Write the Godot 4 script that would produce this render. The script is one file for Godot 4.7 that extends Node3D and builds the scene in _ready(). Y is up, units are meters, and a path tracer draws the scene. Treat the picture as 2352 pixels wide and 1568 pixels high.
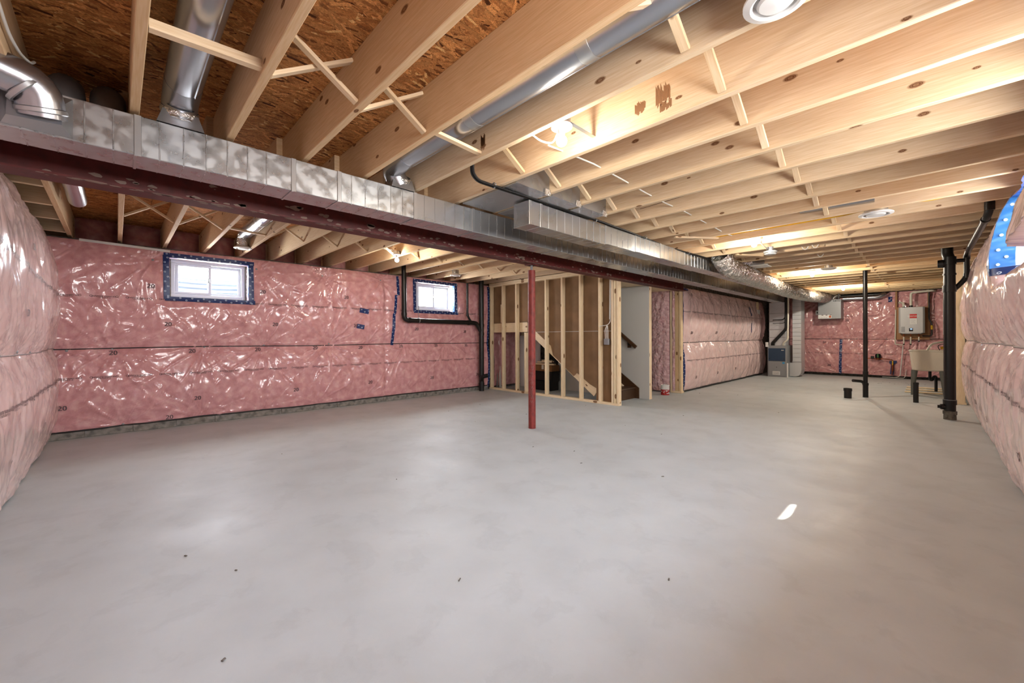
extends Node3D
# An unfinished basement: x runs along the steel beam, -z along the joists to the window wall, y up, metres.

const CE := 2.267          # underside of the joists
const JD := 0.286          # joist depth
const SP := 0.4064         # joist spacing
const CAM_H := 1.115
var M := {}
var rng := RandomNumberGenerator.new()


class MB:
	# collects shapes for ONE mesh; quads are given counter-clockwise seen from outside
	var v := PackedVector3Array()
	var n := PackedVector3Array()
	var uv := PackedVector2Array()
	var c := PackedColorArray()
	var ix := PackedInt32Array()
	var col := Color.WHITE
	var uo := Vector2.ZERO

	func vert(p: Vector3, nn: Vector3, t: Vector2) -> int:
		v.append(p); n.append(nn); uv.append(t + uo); c.append(col)
		return v.size() - 1

	func face(i: int, j: int, k: int) -> void:
		ix.append(i); ix.append(k); ix.append(j)

	func quad(a: Vector3, b: Vector3, d: Vector3, e: Vector3, ta := Vector2.ZERO, tb := Vector2.ZERO, td := Vector2.ZERO, te := Vector2.ZERO) -> void:
		var nn := (d - a).cross(e - b).normalized()
		var i := vert(a, nn, ta)
		vert(b, nn, tb); vert(d, nn, td); vert(e, nn, te)
		face(i, i + 1, i + 2); face(i, i + 2, i + 3)

	func tri(a: Vector3, b: Vector3, d: Vector3) -> void:
		var nn := (b - a).cross(d - a).normalized()
		var i := vert(a, nn, Vector2(a.x + a.z, a.y))
		vert(b, nn, Vector2(b.x + b.z, b.y)); vert(d, nn, Vector2(d.x + d.z, d.y))
		face(i, i + 1, i + 2)

	func ringbar(ra: Array, rb: Array, length: float, caps := true) -> void:
		var m := ra.size()
		var per := 0.0
		for i in m:
			var j := (i + 1) % m
			var w: float = (ra[j] - ra[i]).length()
			quad(ra[i], ra[j], rb[j], rb[i], Vector2(0, per), Vector2(0, per + w), Vector2(length, per + w), Vector2(length, per))
			per += w
		if caps:
			for i in range(1, m - 1):
				tri(rb[0], rb[i], rb[i + 1])
				tri(ra[0], ra[i + 1], ra[i])

	func bar(a: Vector3, b: Vector3, w: float, h: float, up := Vector3.UP, bev := 0.003) -> void:
		# an oriented bar of width w (sideways) and height h (along up) with chamfered long edges
		var ax := (b - a).normalized()
		var side := up.cross(ax).normalized()
		var u2 := ax.cross(side).normalized()
		var ring := []
		var x := w / 2; var y := h / 2
		var e := minf(bev, minf(x, y) * 0.8)
		for s in [[x - e, -y], [x, -y + e], [x, y - e], [x - e, y], [-x + e, y], [-x, y - e], [-x, -y + e], [-x + e, -y]]:
			ring.append(side * s[0] + u2 * s[1])
		var ra := []; var rb := []
		for p in ring:
			ra.append(a + p); rb.append(b + p)
		ringbar(ra, rb, (b - a).length())

	func box(p: Vector3, q: Vector3, bev := 0.004) -> void:
		# axis aligned, chamfered along its longest direction
		var d := (q - p).abs(); var m := (p + q) / 2
		if d.y >= d.x and d.y >= d.z:
			bar(Vector3(m.x, minf(p.y, q.y), m.z), Vector3(m.x, maxf(p.y, q.y), m.z), d.x, d.z, Vector3.BACK, bev)
		elif d.x >= d.z:
			bar(Vector3(minf(p.x, q.x), m.y, m.z), Vector3(maxf(p.x, q.x), m.y, m.z), d.z, d.y, Vector3.UP, bev)
		else:
			bar(Vector3(m.x, m.y, minf(p.z, q.z)), Vector3(m.x, m.y, maxf(p.z, q.z)), d.x, d.y, Vector3.UP, bev)

	func tube(path: Array, r: float, sides := 12, caps := true, radii := []) -> void:
		var m := path.size()
		var tan0: Vector3 = (path[1] - path[0]).normalized()
		var nx := tan0.cross(Vector3.UP)
		if nx.length() < 0.05:
			nx = tan0.cross(Vector3.RIGHT)
		nx = nx.normalized()
		var first := v.size()
		var run := 0.0
		var prev := tan0
		for i in m:
			var t: Vector3
			if i == 0: t = tan0
			elif i == m - 1: t = (path[i] - path[i - 1]).normalized()
			else: t = ((path[i] - path[i - 1]).normalized() + (path[i + 1] - path[i]).normalized()).normalized()
			if i > 0: run += (path[i] - path[i - 1]).length()
			var axis := prev.cross(t)
			if axis.length() > 1e-6:
				nx = nx.rotated(axis.normalized(), prev.angle_to(t))
			prev = t
			nx = (nx - t * nx.dot(t)).normalized()
			var ny := t.cross(nx).normalized()
			var rr: float = radii[i] if radii.size() else r
			for k in sides + 1:
				var an := TAU * k / sides
				var d := nx * cos(an) + ny * sin(an)
				vert(path[i] + d * rr, d, Vector2(run, an * r))
		for i in m - 1:
			for k in sides:
				var p := first + i * (sides + 1) + k
				face(p, p + 1, p + sides + 2); face(p, p + sides + 2, p + sides + 1)
		if caps:
			for e in [0, m - 1]:
				var t2: Vector3 = (path[1] - path[0]).normalized() * -1.0 if e == 0 else (path[m - 1] - path[m - 2]).normalized()
				var ci := vert(path[e], t2, Vector2.ZERO)
				for k in sides + 1:
					vert(v[first + e * (sides + 1) + k], t2, Vector2(0.02 * k, 0.02))
				for k in sides:
					if e == 0: face(ci, ci + k + 2, ci + k + 1)
					else: face(ci, ci + k + 1, ci + k + 2)

	func crinkle_tube(path: Array, r: float, sides: int, amp: float, freq: float, sd: int) -> void:
		# a tube with a crumpled skin
		var f := FastNoiseLite.new(); f.seed = sd; f.frequency = freq; f.fractal_octaves = 3
		var P := []; var T := []
		var nx := Vector3.UP
		var run := 0.0
		for i in path.size():
			var t: Vector3 = (path[mini(i + 1, path.size() - 1)] - path[maxi(i - 1, 0)]).normalized()
			nx = (nx - t * nx.dot(t)).normalized()
			var ny := t.cross(nx)
			if i > 0: run += (path[i] - path[i - 1]).length()
			for k in sides + 1:
				var an := TAU * k / sides
				var d := nx * cos(an) + ny * sin(an)
				var q: Vector3 = path[i] + d * r
				var h := 1.0 - 2.0 * absf(f.get_noise_3d(q.x * 1.6, q.y, q.z))
				P.append(path[i] + d * (r + amp * h + amp * 0.6 * sin(run * TAU / 0.035 + 3.0 * f.get_noise_1d(run))))
				T.append(Vector2(run, an * r))
		grid(P, sides + 1, path.size(), T)

	func lathe(prof: Array, at: Vector3, sides := 24, axis := Vector3.UP) -> void:
		# prof: Vector2(radius, height along axis), from bottom to top on the outside
		var nx := axis.cross(Vector3.RIGHT)
		if nx.length() < 0.1: nx = axis.cross(Vector3.BACK)
		nx = nx.normalized()
		var ny := axis.cross(nx).normalized()
		for i in prof.size() - 1:
			var a: Vector2 = prof[i]; var b: Vector2 = prof[i + 1]
			var d := b - a
			if d.length() < 1e-6: continue
			var nn := Vector2(d.y, -d.x).normalized()
			var first := v.size()
			for k in sides + 1:
				var an := TAU * k / sides
				var o := nx * cos(an) + ny * sin(an)
				var no := (o * nn.x + axis * nn.y).normalized()
				vert(at + o * a.x + axis * a.y, no, Vector2(an * 0.1, a.y))
				vert(at + o * b.x + axis * b.y, no, Vector2(an * 0.1, b.y))
			for k in sides:
				var p := first + k * 2
				face(p, p + 2, p + 3); face(p, p + 3, p + 1)

	func prism(pts: PackedVector2Array, o: Vector3, ex: Vector3, ey: Vector3, depth: float) -> void:
		# polygon (counter-clockwise in ex, ey) given depth along ex x ey
		var ez := ex.cross(ey).normalized() * depth
		var t := Geometry2D.triangulate_polygon(pts)
		for k in range(0, t.size(), 3):
			var q := []
			for j in 3: q.append(pts[t[k + j]])
			if (q[1] - q[0]).cross(q[2] - q[0]) < 0: q = [q[0], q[2], q[1]]
			var w := []
			for p in q: w.append(o + ex * p.x + ey * p.y)
			tri(w[0] + ez, w[1] + ez, w[2] + ez); tri(w[0], w[2], w[1])
		for i in pts.size():
			var a: Vector2 = pts[i]; var b: Vector2 = pts[(i + 1) % pts.size()]
			var A := o + ex * a.x + ey * a.y; var B := o + ex * b.x + ey * b.y
			quad(A, B, B + ez, A + ez, Vector2(0, 0), Vector2((b - a).length(), 0), Vector2((b - a).length(), depth), Vector2(0, depth))

	func grid(P: Array, nu: int, nv: int, T: Array, skip := {}) -> void:
		# P[j*nu+i], smooth normals by differences; counter-clockwise with i to the right and j up
		var first := v.size()
		for j in nv:
			for i in nu:
				var l: Vector3 = P[j * nu + maxi(i - 1, 0)]; var r: Vector3 = P[j * nu + mini(i + 1, nu - 1)]
				var d: Vector3 = P[maxi(j - 1, 0) * nu + i]; var u: Vector3 = P[mini(j + 1, nv - 1) * nu + i]
				vert(P[j * nu + i], (r - l).cross(u - d).normalized(), T[j * nu + i])
		for j in nv - 1:
			for i in nu - 1:
				if skip.has(j * nu + i): continue
				var p := first + j * nu + i
				face(p, p + 1, p + nu + 1); face(p, p + nu + 1, p + nu)

	func mesh() -> ArrayMesh:
		var a := []
		a.resize(Mesh.ARRAY_MAX)
		a[Mesh.ARRAY_VERTEX] = v; a[Mesh.ARRAY_NORMAL] = n; a[Mesh.ARRAY_TEX_UV] = uv; a[Mesh.ARRAY_COLOR] = c; a[Mesh.ARRAY_INDEX] = ix
		var m := ArrayMesh.new()
		m.add_surface_from_arrays(Mesh.PRIMITIVE_TRIANGLES, a)
		return m


func thing(called: String, label: String, category: String, at := Vector3.ZERO, group := "") -> Node3D:
	var o := Node3D.new()
	o.name = called
	add_child(o, true)
	o.position = at
	o.set_meta("label", label); o.set_meta("category", category)
	if group: o.set_meta("group", group)
	return o

func struct(called: String) -> Node3D:
	var o := Node3D.new()
	o.name = called
	add_child(o, true)
	o.set_meta("kind", "structure")
	return o

func part(parent: Node3D, called: String, mb: MB, mat: Material, label := "") -> MeshInstance3D:
	# mb is in world coordinates; a part of a thing is shifted back by the thing's base
	var o := MeshInstance3D.new()
	o.name = called
	o.mesh = mb.mesh()
	o.material_override = mat
	parent.add_child(o, true)
	if parent.get_parent() == self: o.position = -parent.position
	if label: o.set_meta("label", label)
	return o

func fillet(pts: Array, r: float, steps := 5) -> Array:
	var out := [pts[0]]
	for i in range(1, pts.size() - 1):
		var p: Vector3 = pts[i]
		var a: Vector3 = pts[i - 1] - p; var b: Vector3 = pts[i + 1] - p
		var k := minf(r, minf(a.length(), b.length()) * 0.48)
		var s := p + a.normalized() * k; var e := p + b.normalized() * k
		for j in steps + 1:
			var t := float(j) / steps
			out.append(s.lerp(p, t).lerp(p.lerp(e, t), t))
	out.append(pts[-1])
	return out

func sag(a: Vector3, b: Vector3, drop: float, k := 8) -> Array:
	var out := []
	for i in k + 1:
		var t := float(i) / k
		out.append(a.lerp(b, t) + Vector3.DOWN * drop * 4.0 * t * (1.0 - t))
	return out

func text(parent: Node3D, called: String, s: String, height: float, at: Vector3, right: Vector3, up: Vector3, mat: Material) -> void:
	# flat print, centred on at
	var mb := MB.new()
	text_into(mb, s, height, func(x, y): return at + right * x + up * y)
	part(parent, called, mb, mat)

func text_into(mb: MB, s: String, height: float, place: Callable) -> void:
	var arr: Array = glyphs(s)
	var vv: PackedVector3Array = arr[0]
	var ii: PackedInt32Array = arr[1]
	var k := height
	var base := mb.v.size()
	for p in vv:
		mb.vert(place.call(p.x * k, p.y * k), Vector3.UP, Vector2.ZERO)
	for t in range(0, ii.size(), 3):
		mb.ix.append(base + ii[t]); mb.ix.append(base + ii[t + 1]); mb.ix.append(base + ii[t + 2])
		var nn: Vector3 = -(mb.v[base + ii[t + 1]] - mb.v[base + ii[t]]).cross(mb.v[base + ii[t + 2]] - mb.v[base + ii[t]]).normalized()
		for q in 3: mb.n[base + ii[t + q]] = nn

var glyph_cache := {}
func glyphs(s: String) -> Array:
	# unit-height lettering: [vertices, indices] of the front faces
	if glyph_cache.has(s): return glyph_cache[s]
	var tm := TextMesh.new()
	var f := SystemFont.new()
	f.font_names = PackedStringArray(["Droid Sans"])
	f.font_weight = 700
	tm.font = f
	tm.text = s
	tm.font_size = 64
	tm.pixel_size = 1.0 / 46.0
	tm.depth = 0.0
	tm.curve_step = 6.0
	var a := tm.surface_get_arrays(0)
	var vv: PackedVector3Array = a[Mesh.ARRAY_VERTEX]
	var ii: PackedInt32Array = a[Mesh.ARRAY_INDEX] if a[Mesh.ARRAY_INDEX] != null else PackedInt32Array(range(vv.size()))
	glyph_cache[s] = [vv, ii]
	return glyph_cache[s]


# ---------------------------------------------------------------- materials
func smat(color: Color, rough := 0.8, metal := 0.0, spec := 0.5) -> StandardMaterial3D:
	var m := StandardMaterial3D.new()
	m.albedo_color = color
	m.roughness = rough
	m.metallic = metal
	m.metallic_specular = spec
	return m

func noise_tex(kind: int, freq: float, ramp: Array, size := 512, oct := 4, sd := 1, normal := false, strength := 4.0, warp := 0.0) -> NoiseTexture2D:
	var f := FastNoiseLite.new()
	f.noise_type = kind
	f.frequency = freq
	f.seed = sd
	f.fractal_octaves = oct
	if oct < 2: f.fractal_type = FastNoiseLite.FRACTAL_NONE
	if warp > 0.0:
		f.domain_warp_enabled = true
		f.domain_warp_amplitude = warp
		f.domain_warp_frequency = freq
	if kind == FastNoiseLite.TYPE_CELLULAR:
		f.cellular_return_type = FastNoiseLite.RETURN_CELL_VALUE
	var t := NoiseTexture2D.new()
	t.width = size; t.height = size
	t.seamless = true
	t.noise = f
	if normal:
		t.as_normal_map = true
		t.bump_strength = strength
	elif ramp.size():
		var g := Gradient.new()
		var off := PackedFloat32Array(); var cs := PackedColorArray()
		for r in ramp:
			off.append(r[0]); cs.append(r[1])
		g.offsets = off; g.colors = cs
		t.color_ramp = g
	return t

func grey(x: float) -> Color:
	return Color(x, x, x)

func wood_image(w: int, h: int, light: Color, dark: Color, sd: int, knots: int) -> ImageTexture:
	# w pixels run along the grain
	var f := FastNoiseLite.new(); f.seed = sd; f.frequency = 1.0; f.fractal_octaves = 2
	var f2 := FastNoiseLite.new(); f2.seed = sd + 5; f2.frequency = 1.0; f2.fractal_type = FastNoiseLite.FRACTAL_NONE
	var r := RandomNumberGenerator.new(); r.seed = sd
	var ks := []
	for k in knots:
		ks.append([r.randf() * w, r.randf() * h, r.randf_range(2.2, 5.0)])
	var data := PackedByteArray(); data.resize(w * h * 3)
	var bend := PackedFloat32Array(); bend.resize(w)
	for x in w:
		# made to wrap round at both ends
		var an := TAU * x / w
		bend[x] = f2.get_noise_2d(cos(an) * 0.9, sin(an) * 0.9) * 9.0
	var o := 0
	for y in h:
		for x in w:
			var an := TAU * x / w
			var yy := y + bend[x]
			var kd := 0.0
			for k in ks:
				var dx: float = absf(x - k[0]) / 2.2; var dy: float = y - k[1]
				var q: float = (dx * dx + dy * dy) / (k[2] * k[2])
				if q < 9.0:
					yy += dy * exp(-q * 0.5) * 1.5
					if q < 1.0: kd = maxf(kd, 0.75 - 0.25 * sin(q * 14.0))
					elif q < 2.0: kd = maxf(kd, 0.5 * (2.0 - q))
			var g := 0.5 + 0.5 * sin(yy * 0.55 + 2.5 * f2.get_noise_2d(yy * 0.03, 7.0))
			var s := f.get_noise_3d(cos(an) * 2.2, sin(an) * 2.2, y * 0.33)
			var t := clampf(0.16 * g * g + 0.36 + 0.5 * s, 0.0, 1.0)
			var c := light.lerp(dark, t)
			if kd > 0.0: c = c.lerp(Color(0.36, 0.21, 0.11), kd)
			data[o] = int(c.r * 255); data[o + 1] = int(c.g * 255); data[o + 2] = int(c.b * 255)
			o += 3
	return ImageTexture.create_from_image(Image.create_from_data(w, h, false, Image.FORMAT_RGB8, data))

func osb_image(s: int) -> ImageTexture:
	var r := RandomNumberGenerator.new(); r.seed = 77
	var pal := []
	for k in 24:
		var t := r.randf()
		pal.append(Color(0.55, 0.33, 0.17).lerp(Color(0.88, 0.62, 0.37), pow(t, 1.0)) * r.randf_range(0.85, 1.1))
	pal[0] = Color(0.34, 0.18, 0.08); pal[1] = Color(0.95, 0.76, 0.5)
	var data := PackedByteArray(); data.resize(s * s); data.fill(3)
	for k in 3400:
		var id := r.randi() % 24
		if id < 2 and r.randf() < 0.4: id = 7
		var cx := r.randf() * s; var cy := r.randf() * s
		var an := r.randfn(0.0, 0.45)
		var L := r.randf_range(14, 40); var W := r.randf_range(2.0, 7.5)
		var ca := cos(an); var sa := sin(an)
		var q := -W
		while q < W:
			var p := -L + r.randf_range(0, 6)
			while p < L:
				var x := posmod(int(cx + p * ca - q * sa), s); var y := posmod(int(cy + p * sa + q * ca), s)
				data[y * s + x] = id
				p += 0.8
			q += 0.8
	var f := FastNoiseLite.new(); f.seed = 4; f.frequency = 0.4
	var rgb8 := PackedByteArray(); rgb8.resize(s * s * 3)
	for i in s * s:
		var c: Color = pal[data[i]]
		var m := 0.9 + 0.35 * f.get_noise_2d(float(i % s) * 0.25, float(i / s))
		rgb8[i * 3] = clampi(int(c.r * m * 255), 0, 255); rgb8[i * 3 + 1] = clampi(int(c.g * m * 255), 0, 255); rgb8[i * 3 + 2] = clampi(int(c.b * m * 255), 0, 255)
	return ImageTexture.create_from_image(Image.create_from_data(s, s, false, Image.FORMAT_RGB8, rgb8))

func wood_mat(tex: Texture2D, scale: Vector3, rough := 0.75) -> StandardMaterial3D:
	var m := smat(Color.WHITE, rough, 0.0, 0.35)
	m.albedo_texture = tex
	m.vertex_color_use_as_albedo = true
	m.uv1_scale = scale
	return m

func detail(m: StandardMaterial3D, t: Texture2D, scale: Vector3) -> void:
	m.detail_enabled = true
	m.detail_blend_mode = BaseMaterial3D.BLEND_MODE_MUL
	m.detail_albedo = t
	m.detail_uv_layer = BaseMaterial3D.DETAIL_UV_1

func materials() -> void:
	var S := FastNoiseLite.TYPE_SIMPLEX_SMOOTH
	var CELL := FastNoiseLite.TYPE_CELLULAR
	var wt := wood_image(1024, 256, Color(0.905, 0.825, 0.71), Color(0.825, 0.71, 0.56), 11, 9)
	M.wood = wood_mat(wt, Vector3(1.0 / 2.4, 1.0 / 0.6, 1))
	M.stud = wood_mat(wood_image(512, 128, Color(0.955, 0.89, 0.775), Color(0.88, 0.78, 0.62), 15, 5), Vector3(1.0 / 1.7, 1.0 / 0.45, 1))
	M.crack = smat(Color(0.25, 0.13, 0.08), 0.9)
	M.stairwood = smat(Color(0.36, 0.27, 0.19), 0.4)
	M.stairwood.albedo_texture = wood_image(512, 128, Color(0.95, 0.9, 0.85), Color(0.7, 0.62, 0.55), 19, 0)
	M.stairwood.uv1_scale = Vector3(1, 4, 1)
	M.osb = smat(Color(1, 1, 1), 0.85, 0.0, 0.3)
	M.osb.albedo_texture = osb_image(640)
	M.osb.uv1_scale = Vector3(1, 1, 1) / 0.9
	M.concrete = smat(Color(0.815, 0.845, 0.85), 0.62, 0.0, 0.45)
	M.smudge = noise_tex(S, 0.009, [[0.0, grey(1.0)], [0.62, grey(1.0)], [0.76, grey(0.975)], [0.82, grey(0.99)], [1.0, grey(0.96)]], 1024, 6, 77, false, 0, 80.0)
	detail(M.concrete, M.smudge, Vector3.ONE)
	M.concrete.albedo_texture = noise_tex(S, 0.006, [[0.0, grey(0.885)], [0.4, grey(0.915)], [0.6, grey(0.925)], [1.0, grey(0.945)]], 1024, 7, 3, false, 0, 30.0)
	M.concrete.uv1_scale = Vector3(0.3, 0.3, 1)
	M.concrete.roughness_texture = noise_tex(S, 0.008, [[0.0, grey(0.55)], [1.0, grey(0.8)]], 512, 4, 9)
	M.concrete.roughness = 0.8
	M.concrete.normal_enabled = true
	M.concrete.normal_texture = noise_tex(S, 0.03, [], 512, 5, 8, true, 1.2)
	M.concrete.normal_scale = 0.25
	M.found = smat(Color(0.5, 0.48, 0.45), 0.9)
	M.found.albedo_texture = noise_tex(S, 0.02, [[0.0, grey(0.55)], [0.5, grey(0.85)], [1.0, grey(1.0)]], 512, 5, 12)
	M.found.uv1_scale = Vector3(1, 1, 1)
	M.footing = smat(Color(0.62, 0.60, 0.57), 0.9)
	M.footing.albedo_texture = M.found.albedo_texture
	M.greystrap = smat(Color(0.5, 0.44, 0.44), 0.5)
	M.pink = smat(Color.WHITE, 0.14, 0.0, 0.5)
	M.pink.albedo_texture = noise_tex(S, 0.010, [[0.0, Color(0.74, 0.52, 0.53)], [0.35, Color(0.80, 0.58, 0.59)], [0.65, Color(0.84, 0.635, 0.64)], [1.0, Color(0.89, 0.72, 0.715)]], 1024, 7, 21, false, 0, 70.0)
	M.pink.uv1_scale = Vector3(0.7, 0.7, 1)
	M.pink.normal_enabled = true
	M.pink.normal_texture = noise_tex(S, 0.02, [], 512, 4, 23, true, 5.0, 25.0)
	M.pink.normal_scale = 0.06
	M.pinkpale = M.pink.duplicate()  # paler copy of pink: haze and glare put into the colour
	M.pinkpale.albedo_texture = noise_tex(S, 0.009, [[0.0, Color(0.885, 0.765, 0.76)], [0.5, Color(0.91, 0.805, 0.80)], [1.0, Color(0.94, 0.86, 0.85)]], 1024, 6, 27, false, 0, 20.0)
	M.batt = smat(Color.WHITE, 0.95, 0.0, 0.2)
	M.batt.albedo_texture = noise_tex(S, 0.018, [[0.0, Color(0.76, 0.58, 0.60)], [0.45, Color(0.86, 0.71, 0.72)], [1.0, Color(0.94, 0.84, 0.84)]], 512, 6, 31, false, 0, 40.0)
	M.batt.heightmap_enabled = true
	M.batt.heightmap_texture = noise_tex(S, 0.03, [], 512, 5, 33)
	M.batt.heightmap_scale = 2.0
	M.ink = smat(Color(0.36, 0.28, 0.30), 0.6)
	M.strap = smat(Color(0.12, 0.11, 0.11), 0.5)
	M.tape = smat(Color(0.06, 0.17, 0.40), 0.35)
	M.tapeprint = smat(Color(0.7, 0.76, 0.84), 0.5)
	M.tapeglow = smat(Color(0.13, 0.36, 0.58), 0.35)  # brighter copy of tape: window light put into the colour
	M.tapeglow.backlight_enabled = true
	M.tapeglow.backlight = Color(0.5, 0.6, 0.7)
	M.foldplastic = smat(Color(0.88, 0.80, 0.82), 0.2)
	M.foldplastic.backlight_enabled = true
	M.foldplastic.backlight = Color(0.8, 0.7, 0.72)
	M.poly = smat(Color(0.95, 0.93, 0.93, 0.22), 0.12, 0.0, 0.6)
	M.poly.transparency = BaseMaterial3D.TRANSPARENCY_ALPHA
	M.galv = smat(Color(0.74, 0.75, 0.76), 0.3, 0.9)
	M.galv.albedo_texture = noise_tex(S, 0.006, [[0.0, grey(0.95)], [1.0, grey(1.0)]], 256, 3, 44)
	M.galv.roughness = 0.42
	M.galv.roughness_texture = noise_tex(S, 0.006, [[0.0, grey(0.6)], [1.0, grey(0.8)]], 256, 3, 44)
	M.dustygalv = M.galv.duplicate()
	M.dustygalv.roughness_texture = noise_tex(S, 0.02, [[0.0, grey(0.6)], [0.4, grey(0.68)], [0.64, grey(0.88)], [1.0, grey(0.95)]], 512, 5, 43)
	M.dustygalv.albedo_texture = noise_tex(S, 0.02, [[0.0, grey(0.92)], [0.4, grey(0.94)], [0.62, grey(0.99)], [1.0, grey(1.0)]], 512, 5, 43)
	M.brightgalv = smat(Color(0.8, 0.81, 0.82), 0.45, 0.55)
	M.galv.uv1_scale = Vector3(0.8, 0.8, 1)
	M.pipe = smat(Color(0.72, 0.73, 0.76), 0.27, 0.95)
	M.pipe.albedo_texture = M.galv.albedo_texture
	M.oldgalv = smat(Color(0.5, 0.5, 0.51), 0.55, 0.7)
	M.foil = smat(Color(0.86, 0.85, 0.83), 0.16, 0.95)
	M.foil.normal_enabled = true
	M.foil.normal_texture = noise_tex(S, 0.03, [], 512, 4, 51, true, 12.0, 20.0)
	M.foil.normal_scale = 1.0
	M.foil.uv1_scale = Vector3(2.5, 2.5, 1)
	M.red = smat(Color(0.36, 0.095, 0.085), 0.6)
	M.red.albedo_texture = noise_tex(S, 0.02, [[0.0, grey(0.75)], [0.6, grey(0.95)], [1.0, grey(1.0)]], 512, 5, 61)
	M.redcol = smat(Color(0.54, 0.19, 0.165), 0.55)
	M.redcol.albedo_texture = M.red.albedo_texture
	M.splash = smat(Color(0.55, 0.47, 0.43), 0.9)
	M.black = smat(Color(0.035, 0.035, 0.038), 0.38)
	M.blackcable = smat(Color(0.03, 0.03, 0.032), 0.45)
	M.white = smat(Color(0.86, 0.86, 0.85), 0.5)
	M.vinyl = smat(Color(0.84, 0.86, 0.88), 0.35)
	M.cable = smat(Color(0.88, 0.87, 0.84), 0.45)
	M.yellow = smat(Color(0.85, 0.66, 0.08), 0.45)
	M.drywall = smat(Color(0.80, 0.80, 0.775), 0.9)
	M.paper = smat(Color(0.55, 0.43, 0.31), 0.9)
	M.paper.albedo_texture = noise_tex(S, 0.01, [[0.0, grey(0.88)], [1.0, grey(1.0)]], 256, 4, 71)
	M.steel = smat(Color(0.55, 0.56, 0.57), 0.38, 0.6)
	M.steelpaint = smat(Color(0.56, 0.57, 0.58), 0.45, 0.25)
	M.blue = smat(Color(0.13, 0.22, 0.32), 0.5)
	M.labelwhite = smat(Color(0.88, 0.88, 0.87), 0.6)
	M.labelblue = smat(Color(0.2, 0.55, 0.75), 0.6)
	M.heater = smat(Color(0.74, 0.745, 0.75), 0.35, 0.15)
	M.labelred = smat(Color(0.78, 0.1, 0.07), 0.5)
	M.pvc = smat(Color(0.85, 0.83, 0.77), 0.45)
	M.plywood = smat(Color(0.63, 0.47, 0.33), 0.8)
	M.tub = smat(Color(0.84, 0.80, 0.74), 0.4)
	M.tubleg = smat(Color(0.36, 0.37, 0.35), 0.5)
	M.copper = smat(Color(0.6, 0.33, 0.22), 0.35, 0.9)
	M.cardboard = smat(Color(0.52, 0.37, 0.22), 0.9)
	M.glass = smat(Color(1, 1, 1, 0.06), 0.02)
	M.glass.transparency = BaseMaterial3D.TRANSPARENCY_ALPHA
	M.bulb = smat(Color.WHITE, 0.3)
	M.bulb.emission_enabled = true
	M.bulb.emission = Color(1.0, 0.97, 0.9)
	M.bulb.emission_energy_multiplier = 5.0
	M.screen = smat(Color(0.03, 0.04, 0.07), 0.2)
	M.screenlit = smat(Color(0.6, 0.8, 1.0), 0.3)
	M.screenlit.emission_enabled = true
	M.screenlit.emission = Color(0.7, 0.85, 1.0)
	M.screenlit.emission_energy_multiplier = 1.0
	M.well = smat(Color(0.72, 0.74, 0.76), 0.45, 0.5)
	M.gravel = smat(Color(0.55, 0.54, 0.52), 0.95)
	M.paintred = smat(Color(0.62, 0.06, 0.09), 0.4)


# ---------------------------------------------------------------- insulation sheets
class Sheet:
	var o: Vector3      # foot of the wall at u = 0
	var ud: Vector3     # along the wall, to the right as one faces it
	var nd: Vector3     # into the room
	var u0 := 0.0
	var y0 := 0.0
	var du := 0.02
	var dy := 0.02
	var nu := 0
	var nv := 0
	var D := PackedFloat32Array()
	func depth(u: float, y: float) -> float:
		var a := clampf((u - u0) / du, 0.0, nu - 1.001); var b := clampf((y - y0) / dy, 0.0, nv - 1.001)
		var i := int(a); var j := int(b)
		var fa := a - i; var fb := b - j
		return lerpf(lerpf(D[j * nu + i], D[j * nu + i + 1], fa), lerpf(D[(j + 1) * nu + i], D[(j + 1) * nu + i + 1], fa), fb)
	func at(u: float, y: float, off := 0.004) -> Vector3:
		return o + ud * u + Vector3.UP * y + nd * (depth(u, y) + off)


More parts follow.
